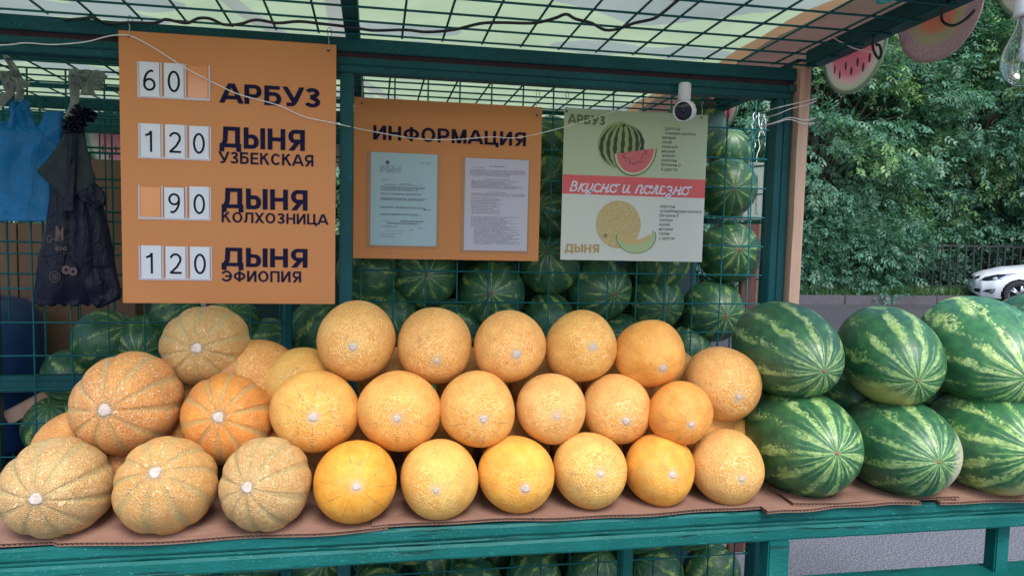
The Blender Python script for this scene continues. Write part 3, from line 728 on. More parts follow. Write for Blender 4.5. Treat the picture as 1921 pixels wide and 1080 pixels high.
tag(b.build('barrel', MAT['blue_barrel'], None, True), 'dark blue plastic barrel standing inside the left end of the cage', 'barrel')
bx('shelf_board', -1.55, -.3, 2.36, 2.75, p.z - .34, p.z - .315, 'dark_paint')
b = MB(); p0, p1 = at(30, 775, Y=2.40), at(92, 742, Y=2.44); dd = (p1 - p0) * .3; p0 -= dd; p1 += dd
b.box(0, (p1 - p0).length, -.012, .012, -.02, .02, Matrix.Translation(p0) @ (p1 - p0).to_track_quat('X', 'Z').to_matrix().to_4x4()); tag(b.build('wooden_stick', MAT['slat'], None, bevel=.002), 'greyish wooden stick leaning diagonally under the blue barrel', 'stick')
# right side planks inside the cage
for i, (xa, xb) in enumerate(((1392, 1411), (1412, 1433))):
    a_ = at(xa, 500, Y=2.42).x; c_ = at(xb, 500, Y=2.42).x
    o = tag(plank(a_, c_ + .02, .3, at(1412, 420, Y=2.42).z, 2.42 + .012 * i, 'side_board', 'redplank'), ('reddish brown upright board in the cage beside the watermelons', 'reddish brown upright board in the cage touching the teal post')[i], 'wooden board')
MAT['milky'] = None
m = N('milky_plastic'); m.set(color=(.42, .48, .43), rough=.3, trans=.45, alpha=.75); MAT['milky'] = m.m
pa, pb = at(1398, 310, Y=2.62), at(1444, 412, Y=2.62)
b = MB().box(pa.x, pb.x, 2.62, 2.80, pb.z, pa.z); b.box(pa.x - .01, pb.x + .01, 2.612, 2.808, pa.z, pa.z + .012)
for k in range(3): b.box(pa.x + .02 + k * .03, pa.x + .035 + k * .03, 2.615, 2.62, pb.z + .02, pa.z - .03)
tag(b.build('plastic_tub', MAT['milky'], None, bevel=.003), 'milky translucent plastic tub behind the mesh at the cage corner', 'plastic tub')
bx('corner_shelf', pa.x - .1, 1.21, 2.58, 2.9, pb.z - .02, pb.z - .002, 'paint')
# tangled white string inside the cage corner
b = MB()
for k in range(6):
    pts = []
    x0, y0 = 1418 + k * 3, 215 + random.uniform(-8, 8)
    for j in range(7): pts.append(at(x0 + random.uniform(-4, 4) - j * (2 - .7 * k), y0 + j * (6 + 5 * (k % 3)), Y=2.5 + random.uniform(-.01, .01)))
    b.tube(smooth_pts(pts, 4), .0016, 4)
tag(b.build('tangled_string', MAT['string'], None, True), 'tangle of white string hanging inside the cage corner', 'string')
# added dark board standing in for the shade at the cage back
bx('added_back_board', -.62, 1.31, 2.92, 2.94, .0, 1.42, 'dark_paint'); bx('floor_board', -1.5, 1.31, 2.32, 2.92, .1, .13, 'dark_paint')
tag(MB().box(-.42, .84, 1.684, 1.690, ZT0, ZT0 + .12).build('cardboard_strip', MAT['cardboard'], None), 'low upright cardboard strip behind the pile of yellow melons', 'cardboard')

# ------------------------------------------------------------------ display table
ZT = .883; TF = 1.385
table = empty('display_table', (.4, 1.5, 0), 'worn teal wooden display table along the front of the stall', 'table')
def wob_board(name, x0, x1, y0, y1, z0, z1, parent, seed, amp=.0022, mat='board'):
    """long board with slightly chewed edges"""
    b = MB(); n = 110; rr = random.Random(seed); ring = []
    dz = [0, 0, 0, 0]
    for i in range(n + 1):
        x = x0 + (x1 - x0) * i / n
        dz = [.75 * d + rr.uniform(-amp, amp) * .6 for d in dz]
        b.v += [(x, y0 + abs(dz[0]) + .0015, z0 + dz[0]), (x, y0, z0 + .004 + dz[0]), (x, y0 + dz[1] * .3, z1 - .005 + dz[1]), (x, y0 + .004, z1 + dz[1]), (x, y1, z1), (x, y1, z0)]
    for i in range(n):
        for k in range(6): b.f.append((i * 6 + k, i * 6 + (k + 1) % 6, (i + 1) * 6 + (k + 1) % 6, (i + 1) * 6 + k))
    b.f += [tuple(range(6)), tuple(range(n * 6, n * 6 + 6))[::-1]]
    return b.build(name, MAT[mat], parent, False)
XL, XR = -1.25, 2.35
zt1 = ZT - .006
wob_board('table_top_board', XL, XR, TF, TF + .105, zt1 - .024, zt1, table, 1, .0015)
for k in range(2): wob_board('table_top_board', XL, XR, TF + .108 + k * .108, TF + .213 + k * .108, zt1 - .022 - .001 * k, zt1 - .001, table, 5 + k)
wob_board('front_rail', XL + .005, XR - .005, TF + .0045, TF + .024, zt1 - .036, zt1 - .0245, table, 3, .0022)
wob_board('front_rail', XL, XR, TF + .002, TF + .026, zt1 - .066, zt1 - .0365, table, 4, .0007)
def leg(x0, x1, y0, y1, z1=zt1 - .067): return MB().box(x0, x1, y0, y1, 0, z1).build('leg', MAT['board'], table, bevel=.003)
leg(.823, .872, 1.385, 1.425, zt1 - .0665); leg(1.425, 1.462, 1.43, 1.465, zt1 - .025); leg(-.95, -.9, 1.385, 1.425, zt1 - .0665); leg(2.2, 2.24, 1.385, 1.425, zt1 - .0665)
_lx = at(1178, 1045, Y=1.64).x; leg(_lx - .014, _lx + .014, 1.64, 1.68, zt1 - .026); leg(-.95, -.91, 1.64, 1.68, zt1 - .026); leg(2.2, 2.24, 1.64, 1.68, zt1 - .026)
wob_board('lower_shelf', .88, XR, 1.30, 1.4755, .668, .686, table, 9, .0012)
# corrugated cardboard on the table
def corr_sheet(x0, x1, yf, yb, zfun, label, yfun=None, seed=0, th=.0058):
    b = MB(); n = int((x1 - x0) / .0042); rr = random.Random(seed)
    # two liners and the fluting between them
    for lo in (0, 1):
        n0 = len(b.v)
        for i in range(n // 2 + 1):
            x = x0 + (x1 - x0) * i / (n // 2); y = yf + (yfun(x) if yfun else 0); z = zfun(x) + lo * th
            for (yy, dz) in ((y, 0), (y + .02, 0), (y + .05, -(zfun(x) - ZT) * .6), (yb, -(zfun(x) - ZT))):
                b.v += [(x, yy, z + dz), (x, yy, z + dz + .0007)]
        for i in range(n // 2):
            q = n0 + i * 8
            for k in (0, 2, 4): b.f += [(q + k + 1, q + 9 + k, q + 11 + k, q + 3 + k), (q + k, q + k + 2, q + k + 10, q + k + 8)]
            b.f.append((q, q + 8, q + 9, q + 1))
    n0 = len(b.v)
    for i in range(n + 1):
        x = x0 + (x1 - x0) * i / n; y = yf + (yfun(x) if yfun else 0) + .0006; z = zfun(x) + (.0008 if i % 2 else th - .0002)
        b.v += [(x, y, z), (x, y + .06, z), (x, y, z + .0007), (x, y + .06, z + .0007)]
    for i in range(n): q = n0 + i * 4; b.f += [(q, q + 4, q + 5, q + 1), (q + 2, q + 3, q + 7, q + 6), (q, q + 2, q + 6, q + 4)]
    return tag(b.build('cardboard_sheet', MAT['cardboard'], None, False, fix=False), label, 'cardboard')
def zc1(x): return ZT - .0052 + .0016 * math.sin(x * 7) + .001 * math.sin(x * 23) + (.004 if x < -.55 else 0)
corr_sheet(-1.15, .03, 1.383, 1.66, zc1, 'brown corrugated cardboard under the ribbed melons, drooping over the table edge', lambda x: .006 * math.sin(x * 5) + .004 * math.sin(x * 19) - (.015 * max(0, -.5 - x)), 1)
corr_sheet(-.0, .90, 1.384, 1.66, lambda x: ZT - .0010 + .001 * math.sin(x * 11), 'brown corrugated cardboard under the round yellow melons', lambda x: .004 * math.sin(x * 9) + .003 * math.sin(x * 31), 2)
corr_sheet(.80, 1.16, 1.366, 1.50, lambda x: ZT - .0002 + .002 * math.sin(x * 12), 'torn cardboard flap poking out below the largest lower watermelon', lambda x: .007 * math.sin(x * 14) + .003 * math.sin(x * 47), 3)
corr_sheet(.87, 1.27, 1.380, 1.62, lambda x: ZT + .0048 + .003 * math.sin(x * 9 + 1), 'upper layer of folded cardboard beneath the lower watermelons', lambda x: .006 * math.sin(x * 17 + 1), 4)
corr_sheet(1.22, 2.2, 1.372, 1.66, lambda x: ZT - .0055 + .002 * math.sin(x * 8), 'cardboard sheet under the lower right watermelons', lambda x: .008 * math.sin(x * 7) + .004 * math.sin(x * 29), 5)

for hx, hy in ((203, 972), (392, 968), (735, 958), (905, 950), (1180, 935), (1280, 930)):
    p = at(hx, hy, Z=ZT + .0005); b = MB(); n = 14
    b.v = [(p.x + .022 * math.cos(6.283 * i / n) + .004 * math.sin(i * 2.3), p.y + .006 * math.sin(6.283 * i / n), ZT + .0046 if p.x > 0 else ZT + .0022) for i in range(n)]; b.f = [tuple(range(n))]
    tag(b.build('ink_stamp', MAT['ink'], table, fix=False))
# ------------------------------------------------------------------ fruit
def fruit_mesh(name, nu=72, nv=44, ribs=0, depth=0.0, seed=0, egg=0.0, lump=.008):
    rr = random.Random(seed); ph = [rr.uniform(0, 6.28) for _ in range(8)]; b = MB()
    ribv = []
    for j in range(nv + 1):
        th = math.pi * j / nv
        for i in range(nu):
            a = 2 * math.pi * i / nu
            r = 1 + lump * math.sin(th) * (math.sin(2 * a + ph[0]) * math.sin(th * 2 + ph[1]) + math.sin(3 * a + ph[2]) * math.sin(th * 3 + ph[3]) + math.sin(a + ph[4]) * math.cos(2 * th))
            if ribs:
                g = .5 * (1 + math.cos(ribs * a + .55 * math.sin(a + ph[5]) + .5 * math.sin(2 * a + ph[6])))
                r -= depth * (1 + .45 * math.sin(3 * a + ph[7])) * g ** 2.6 * math.sin(th) ** .9; ribv.append(g)
            z = math.cos(th); rad = math.sin(th) * (1 + egg * z)
            b.v.append((r * rad * math.cos(a), r * rad * math.sin(a), r * z))
    for j in range(nv):
        for i in range(nu):
            i2 = (i + 1) % nu; b.f.append((j * nu + i, (j + 1) * nu + i, (j + 1) * nu + i2, j * nu + i2))
    me = b.mesh(name)
    if ribs:
        at_ = me.attributes.new('rib', 'FLOAT', 'POINT'); at_.data.foreach_set('value', ribv)
    bm = bmesh.new(); bm.from_mesh(me); bmesh.ops.remove_doubles(bm, verts=bm.verts[:], dist=1e-5); bmesh.ops.recalc_face_normals(bm, faces=bm.faces[:]); bm.to_mesh(me); bm.free()
    me.shade_smooth(); return me
def scar_mesh(seed, r=.1):
    rr = random.Random(seed); b = MB(); n = 36; rad = [r * (1 + .10 * math.sin(3 * k_ * .1745 + seed) + rr.uniform(-.07, .07)) for k_ in range(n)]
    for ring, (k, h) in enumerate(((.25, .010), (.7, .014), (1.0, .008), (1.06, -.03))):
        for i in range(n):
            a = 2 * math.pi * i / n; rho = rad[i] * k; b.v.append((rho * math.cos(a), rho * math.sin(a), math.sqrt(max(0, 1 - rho * rho)) + h * (1 + rr.uniform(-.3, .3))))
    for q in range(3):
        for i in range(n): i2 = (i + 1) % n; b.f.append((q * n + i, (q + 1) * n + i, (q + 1) * n + i2, q * n + i2))
    b.v.append((0, 0, 1.008)); b.f += [(4 * n, i, (i + 1) % n) for i in range(n)]
    me = b.mesh('blossom_scar'); me.materials.append(MAT['scar']); me.shade_smooth(); return me
ROUND = [fruit_mesh('melon', seed=s_, lump=.022) for s_ in range(6)]
RIBBED = [fruit_mesh('ribbed_melon', 120, 48, 10, .032, 11 + s_, egg=-.04, lump=.016) for s_ in range(3)]
WMM = [fruit_mesh('watermelon', seed=30 + s_, lump=.006, egg=-.03 + .02 * s_) for s_ in range(3)]
WMC = [fruit_mesh('watermelon', 36, 22, seed=40 + s_, lump=.008) for s_ in range(3)]
for me in ROUND: me.materials.append(MAT['melon'])
for me in RIBBED: me.materials.append(MAT['ribbed'])
for me in WMM: me.materials.append(MAT['wm'])
for me in WMC: me.materials.append(MAT['wm_dim'])
SCARS = [scar_mesh(i, (.085, .065, .10, .075)[i]) for i in range(4)] + [scar_mesh(5 + i, .108) for i in range(2)]
def stem_mesh(seed, curl=False):
    b = MB(); rr = random.Random(seed)
    b.lathe([(0, 1.0), (.05, 1.0), (.065, .992), (.07, .98)], 12)
    b.tube(smooth_pts([(0, 0, .995), (.01, .01, 1.05), (.05, .03, 1.09), (.13 if curl else .08, .05 + rr.uniform(-.06, .06), 1.07)], 4), .017, 6)
    me = b.mesh('stem'); me.materials.append(MAT['stem']); me.shade_smooth(); return me
STEM = [stem_mesh(1), stem_mesh(2, True)]
def button_mesh():
    b = MB(); b.lathe([(0, 1.004), (.02, 1.006), (.034, 1.0), (.045, .985)], 14); me = b.mesh('blossom_button'); me.materials.append(MAT['stem']); me.shade_smooth(); return me
BUTTON = button_mesh()
def orient(zdir, roll): return Vector(zdir).normalized().to_track_quat('Z', 'Y') @ Quaternion((0, 0, 1), roll)
def fruit(me, C, rb, ra, zdir, roll, label, cat, group, child=None, color=None, name=None, mat=None):
    o = bpy.data.objects.new(name or me.name.split('.')[0], me); COL.objects.link(o)
    o.location = C; o.rotation_mode = 'QUATERNION'; o.rotation_quaternion = orient(zdir, roll); o.scale = (rb, rb, ra)
    if mat is not None:
        o.data = me.copy(); o.data.materials[0] = mat
    if color: o.color = color; o.scale = (rb * (1 + .025 * math.sin(roll * 7)), rb * (1 - .025 * math.sin(roll * 7)), ra)
    tag(o, label, cat, group)
    if child is not None:
        c = bpy.data.objects.new(child.name.split('.')[0], child); COL.objects.link(c); c.parent = o
    return o
def pole_dir(C, px, py, a):
    """direction from the fruit's centre to where its blossom end is seen"""
    r = Vector(ray(px, py)); O = Vector((0, 0, EYE)); oc = O - C; bq = oc.dot(r); cq = oc.length_squared - a * a; D = bq * bq - cq
    t = -bq - math.sqrt(max(D, 0)); return (O + r * t - C).normalized()
Y1 = (.78, .40, .075)      # warm yellow
def T(c, k): return (c[0], c[1], c[2], k)
ROWS = [  # px, py, w, h, blossom px, py, Y, (rgb, net), label
 (669, 640, 152, 143, 662, 650, 1.585, T((.72, .36, .08), 1.0), 'round netted yellow melon, first from the left in the top row of round melons'),
 (817, 648, 140, 144, 819, 676, 1.575, T((.76, .36, .085), 1.0), 'netted melon in the top row with brown flecks round its blossom scar'),
 (956, 651, 136, 135, 969, 664, 1.550, T((.78, .37, .09), .9), 'pale orange netted melon in the middle of the top row'),
 (1089, 648, 132, 138, 1112, 650, 1.550, T((.74, .37, .07), .85), 'yellow melon in the top row with dark lines fanning from a large white scar'),
 (1219, 662, 130, 127, 1243, 690, 1.530, T((.80, .37, .075), .45), 'smooth golden melon with little netting, fifth in the top row'),
 (1353, 720, 146, 138, 1385, 744, 1.530, T((.74, .34, .075), 1.0), 'densely netted orange melon resting against the upper left watermelon'),
 (593, 771, 160, 157, 588, 782, 1.510, T((.78, .39, .07), .75), 'large yellow melon leaning on the small orange ribbed melon in the middle row'),
 (750, 769, 153, 153, 745, 784, 1.495, T((.80, .38, .07), .8), 'large orange yellow melon with a ragged white scar, second in the middle row'),
 (897, 766, 140, 145, 907, 785, 1.475, T((.80, .39, .08), .85), 'yellow melon below the gap between the second and third of the top row'),
 (1033, 766, 128, 135, 1044, 780, 1.485, T((.78, .40, .11), 1.0), 'pale pinkish netted melon with fine rings in the centre of the middle row'),
 (1157, 766, 128, 134, 1174, 789, 1.510, T((.80, .40, .10), 1.0), 'pale orange netted melon with a small white scar, fifth in the middle row'),
 (1276, 775, 117, 120, 1297, 796, 1.450, T((.78, .32, .06), .4), 'small smooth orange melon with a bluish bruise by its scar'),
 (667, 901, 151, 155, 669, 912, 1.425, T((.78, .37, .05), .2), 'smooth deep yellow melon with hardly any netting, first round one in the front row'),
 (823, 897, 146, 147, 818, 918, 1.426, T((.72, .39, .07), .8), 'yellow green melon with dark meridian lines, second round one in the front row'),
 (968, 888, 142, 143, 985, 915, 1.437, T((.82, .41, .05), .55), 'golden melon with patchy netting, third round one in the front row'),
 (1106, 882, 139, 140, 1126, 888, 1.440, T((.74, .41, .08), .9), 'netted yellow melon with a bright white scar, fourth round one in the front row'),
 (1236, 879, 132, 132, 1261, 890, 1.443, T((.80, .38, .055), .4), 'bright yellow melon with dark crackled lines, fifth round one in the front row'),
 (1364, 875, 144, 130, 1391, 897, 1.440, T((.70, .36, .08), 1.0), 'netted orange melon touching the lower left watermelon at the end of the front row')]
for i, (cx, cy, w_, h_, sx, sy, Y, colr, lab) in enumerate(ROWS):
    C = at(cx, cy, Y=Y); k = (w_ * h_) ** .5 / 2 / math.sqrt((cx - 960.5) ** 2 + (cy - 540) ** 2 + FPX ** 2); rad = (C - Vector((0, 0, EYE))).length * k
    el = 1.03; zd = pole_dir(C, sx, sy, rad)
    fruit(ROUND[i % 6], C, rad, rad * el, zd, i * 1.3, lab, 'melon', 'round yellow melons stacked on the table', SCARS[i % 4], colr, 'melon')
RB = [(387, 650, 160, 146, 369, 653, 1.66, 1.05, T((.60, .35, .10), .85), 'tan olive ribbed melon on the very top of the ribbed melons'),
      (238, 756, 196, 176, 197, 769, 1.565, 1.22, T((.78, .31, .06), .9), 'big orange ribbed melon lying above the two left front melons'),
      (426, 785, 166, 160, 410, 782, 1.545, 1.0, T((.80, .30, .035), .55), 'small bright orange ribbed melon with green grooves in the second row'),
      (108, 912, 196, 168, 68, 935, 1.445, 1.25, T((.68, .42, .17), 1.0), 'heavily netted tan ribbed melon at the left front corner of the table'),
      (312, 910, 182, 168, 291, 886, 1.428, 1.10, T((.78, .42, .12), .85), 'ribbed yellow tan melon with a large white scar, second in the front row'),
      (499, 908, 174, 154, 464, 914, 1.423, 1.12, T((.72, .43, .16), 1.0), 'ribbed pale melon with greenish grooves, third in the front row')]
for i, (cx, cy, w_, h_, sx, sy, Y, el, colr, lab) in enumerate(RB):
    C = at(cx, cy, Y=Y); k = (w_ * h_) ** .5 / 2 / math.sqrt((cx - 960.5) ** 2 + (cy - 540) ** 2 + FPX ** 2); rad = (C - Vector((0, 0, EYE))).length * k * 1.035
    a_ = rad * el; zd = pole_dir(C, sx, sy, a_ * .97)
    fruit(RIBBED[i % 3], C, rad, a_, zd, i * .9 + .3, lab, 'melon', 'ribbed melons at the left of the table', SCARS[4 + i % 2], colr, 'ribbed_melon')
# the rows behind that hold the pile up; shade put into darker tints
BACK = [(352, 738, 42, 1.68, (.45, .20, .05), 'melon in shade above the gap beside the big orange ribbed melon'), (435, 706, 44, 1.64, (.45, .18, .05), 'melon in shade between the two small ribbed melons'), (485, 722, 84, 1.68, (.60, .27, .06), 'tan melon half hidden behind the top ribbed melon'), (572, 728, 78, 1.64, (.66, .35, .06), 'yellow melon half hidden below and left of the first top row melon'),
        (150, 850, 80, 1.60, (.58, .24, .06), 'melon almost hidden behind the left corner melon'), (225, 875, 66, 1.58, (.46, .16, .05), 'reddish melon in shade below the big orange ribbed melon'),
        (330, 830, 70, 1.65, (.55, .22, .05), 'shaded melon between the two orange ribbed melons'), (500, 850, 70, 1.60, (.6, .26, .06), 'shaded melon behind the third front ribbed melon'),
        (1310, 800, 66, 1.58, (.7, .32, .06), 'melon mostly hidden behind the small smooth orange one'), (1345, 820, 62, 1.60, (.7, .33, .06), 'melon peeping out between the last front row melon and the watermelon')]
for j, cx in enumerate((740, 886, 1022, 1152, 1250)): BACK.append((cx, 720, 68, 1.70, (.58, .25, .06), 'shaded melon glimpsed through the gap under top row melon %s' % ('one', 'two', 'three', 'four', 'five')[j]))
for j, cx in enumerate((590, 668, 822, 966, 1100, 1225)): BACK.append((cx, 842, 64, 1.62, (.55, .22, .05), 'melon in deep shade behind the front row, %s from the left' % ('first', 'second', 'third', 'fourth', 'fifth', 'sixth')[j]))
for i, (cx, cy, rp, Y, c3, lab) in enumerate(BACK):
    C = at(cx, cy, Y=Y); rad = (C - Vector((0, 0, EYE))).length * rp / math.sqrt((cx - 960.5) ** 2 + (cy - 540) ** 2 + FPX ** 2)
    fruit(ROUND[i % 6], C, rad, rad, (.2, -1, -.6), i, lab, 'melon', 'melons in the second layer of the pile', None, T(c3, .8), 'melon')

def ws(zd, roll, wdir):
    q = orient(zd, roll); return q.inverted() @ Vector(wdir).normalized()
WMS = [  # px, py, w, h, blossom, Y, elong, spot(world dir, colour, lo, hi), label
 (1474, 655, 214, 176, 1543, 694, 1.545, 1.55, None, 'large dark striped watermelon, left one of the upper row'),
 (1667, 665, 200, 178, 1719, 712, 1.52, 1.4, ((-.5, -.3, -1), (.46, .42, .14), .70, .95), 'rounder watermelon in the middle of the upper row'),
 (1838, 654, 226, 196, 1922, 706, 1.52, 1.5, None, 'light green watermelon with broad pale stripes, right one of the upper row'),
 (1500, 828, 222, 198, 1567, 849, 1.495, 1.55, None, 'large watermelon with crisp rays, left one of the lower row'),
 (1682, 835, 210, 184, 1758, 865, 1.475, 1.5, ((.9, -.75, -.2), (.55, .50, .36), .66, .90), 'watermelon with a pale patch at its right end, middle of the lower row'),
 (1850, 825, 236, 196, 1942, 848, 1.475, 1.5, ((.35, -.5, -1), (.58, .50, .20), .58, .86), 'watermelon with a yellow ground patch below, right one of the lower row')]
for i, (cx, cy, w_, h_, sx, sy, Y, el, spot, lab) in enumerate(WMS):
    C = at(cx, cy, Y=Y); rad = (C - Vector((0, 0, EYE))).length * h_ / 2 / math.sqrt((cx - 960.5) ** 2 + (cy - 540) ** 2 + FPX ** 2) * 1.01
    a_ = rad * el; zd = pole_dir(C, sx, sy, a_ * .96); mt = None
    if spot: mt = watermelon_mat('watermelon_rind_ground_patch', (tuple(ws(zd, i * .7, spot[0])), spot[1], spot[2], spot[3]), bright=1.15)
    fruit(WMM[i % 3], C, rad * .98, a_, zd, i * .7, lab, 'watermelon', 'big watermelons on the right of the table', BUTTON, color=((1, 1, 1, 1), (1.05, 1.1, 1.0, 1), (1.7, 1.6, 1.6, 1), (1.1, 1.15, 1, 1), (1, 1.05, 1, 1), (1.4, 1.4, 1.2, 1))[i], name='watermelon', mat=mt)
for (cx, cy, rp, Y, lab) in ((1600, 745, 62, 1.66, 'watermelon in shade behind the gap between the two rows'), (1960, 640, 90, 1.80, 'watermelon showing only its top at the right edge of the frame'), (1740, 740, 60, 1.68, 'second shaded watermelon behind the gap of the right pile'), (1425, 745, 50, 1.66, 'dark watermelon behind the netted melon at the end of the pile'), (2060, 830, 105, 1.5, 'watermelon beyond the right edge in the lower row')):
    C = at(cx, cy, Y=Y); rad = (C - Vector((0, 0, EYE))).length * rp / math.sqrt((cx - 960.5) ** 2 + (cy - 540) ** 2 + FPX ** 2)
    fruit(WMM[0], C, rad, rad * 1.15, (.5, -1, -.3), cx, lab, 'watermelon', 'watermelons in the back of the right pile', None, name='watermelon')

# watermelons in the cage: those one can see, then the stack around them
CAGE = [(692, 512, 58, None, 'dark watermelon below the left corner of the information board'), (797, 517, 61, (801, 517), 'watermelon with a pink stem end below the left document'),
        (728, 590, 55, (752, 627), 'watermelon between the first two top row melons'), (922, 548, 63, (922, 549), 'watermelon with a pink stem end below the middle of the information board'),
        (1030, 495, 58, (1026, 472), 'watermelon with a dry curled stem between the two posters'), (1030, 600, 50, None, 'watermelon behind the third and fourth top row melons'),
        (1124, 541, 60, (1151, 552), 'watermelon with a pink stem end below the melon picture'), (1231, 567, 51, (1247, 580), 'watermelon with a scabby patch above its stem below the poster'),
        (1238, 482, 60, None, 'watermelon half hidden by the lower edge of the poster'), (1336, 584, 58, (1362, 592), 'scarred watermelon low in the right corner of the cage'),
        (1368, 474, 58, (1386, 468), 'watermelon leaning on the reddish boards right of the poster'), (1363, 353, 56, (1378, 353), 'watermelon with a brown stem right of the red poster band'),
        (1302, 242, 60, None, 'grey green watermelon at the top of the stack behind the camera'), (1368, 285, 42, None, 'bluish watermelon behind the top one by the cage corner'),
        (1165, 632, 44, None, 'watermelon low between the fourth and fifth top row melons'), (1290, 655, 44, None, 'watermelon low beside the last top row melon'),
        (1035, 265, 46, None, 'topmost watermelon seen in the slit between the boards'), (1036, 330, 50, None, 'second watermelon down in the slit between the boards'), (1034, 402, 50, None, 'third watermelon down in the slit between the boards'),
        (597, 613, 52, None, 'watermelon with broad pale stripes left of the first top row melon'), (850, 610, 50, None, 'watermelon peeping above the gap after the second top row melon'),
        (197, 637, 57, None, 'watermelon above the big orange ribbed melon inside the cage'), (268, 640, 50, (258, 662), 'watermelon with a stem end left of the top ribbed melon'),
        (132, 705, 50, None, 'light green watermelon behind the teal rail at the left'), (108, 800, 60, None, 'watermelon under the teal rail at the far left'),
        (330, 585, 44, None, 'dark watermelon just under the price board'), (440, 610, 50, None, 'dark watermelon right of the top ribbed melon'), (505, 640, 44, None, 'dark watermelon beside the teal cage post'), (170, 770, 50, None, 'watermelon behind the big orange ribbed melon'),
        (1335, 1072, 52, None, 'watermelon under the table nearest the big front leg'), (1232, 1075, 50, None, 'watermelon under the table right of the thin rear leg'), (1112, 1078, 52, None, 'watermelon under the table left of the thin rear leg'), (1000, 1084, 52, None, 'dark watermelon under the table below the centre of the pile'), (890, 1092, 50, None, 'dim watermelon under the table, leftmost visible one')]
placed = []
def cage_wm(C, rad, zd, i, lab, child, grp='watermelons stacked in the wire cage', col=None):
    placed.append((C, rad)); return fruit(WMC[i % 3], C, rad, rad * 1.05, zd, i * 1.1, lab, 'watermelon', grp, child, name='watermelon')
for i, (cx, cy, rp, st, lab) in enumerate(CAGE):
    Y = 2.45 + (.16 if rp < 45 and cy < 300 else 0); C = at(cx, cy, Y=Y); rad = (C - Vector((0, 0, EYE))).length * rp / math.sqrt((cx - 960.5) ** 2 + (cy - 540) ** 2 + FPX ** 2)
    rr = random.Random(i * 5)
    zd = pole_dir(C, st[0], st[1], rad) if st else (rr.uniform(-1, 1), rr.uniform(-.8, .2), rr.uniform(-.8, .8))
    cage_wm(C, rad, zd, i, lab, STEM[i % 2] if st else None)
GEN = 'dark striped watermelon in the second layer of the caged stack'
ORD = 'first second third fourth fifth sixth seventh eighth ninth tenth eleventh'.split()
rr = random.Random(4); n_ = 0
for Y in (2.45, 2.66):
    z = .24; row = 0
    while z < 1.74 - (Y - 2.4) * .3:
        x = .03 + .1 * (row % 2)
        while x < 1.17:
            C = Vector((x + rr.uniform(-.02, .02), Y + rr.uniform(-.015, .015), z + rr.uniform(-.012, .012))); rad = rr.uniform(.088, .102)
            if C.z > 1.6 and C.x > 1.0: x += .2; continue
            if all((C - c).length > (rad + r_) * .90 for c, r_ in placed):
                cage_wm(C, rad, (rr.uniform(-1, 1), rr.uniform(-1, .1), rr.uniform(-.9, .7)), n_, GEN if Y > 2.6 else 'caged watermelon in the front layer, %s row above the ground, %s from the left' % (ORD[row], ORD[int((x + .02) / .2)]), STEM[n_ % 2] if rr.random() < .4 else None, 'unmarked watermelons filling the wire cage'); n_ += 1
            x += .2
        z += .172; row += 1
for k in range(14):     # left cage floor
    C = Vector((-.95 + .19 * (k % 5) + rr.uniform(-.02, .02), 2.46 + .18 * (k // 10), .35 + .17 * ((k // 5) % 2))); rad = .095
    if all((C - c).length > (rad + r_) * .9 for c, r_ in placed): cage_wm(C, rad, (rr.uniform(-1, 1), -1, .3), k, 'dark watermelon low in the left cage, number of its row %s, %s layer' % (ORD[k % 5], ORD[k // 5]), None, 'watermelons low in the left cage')
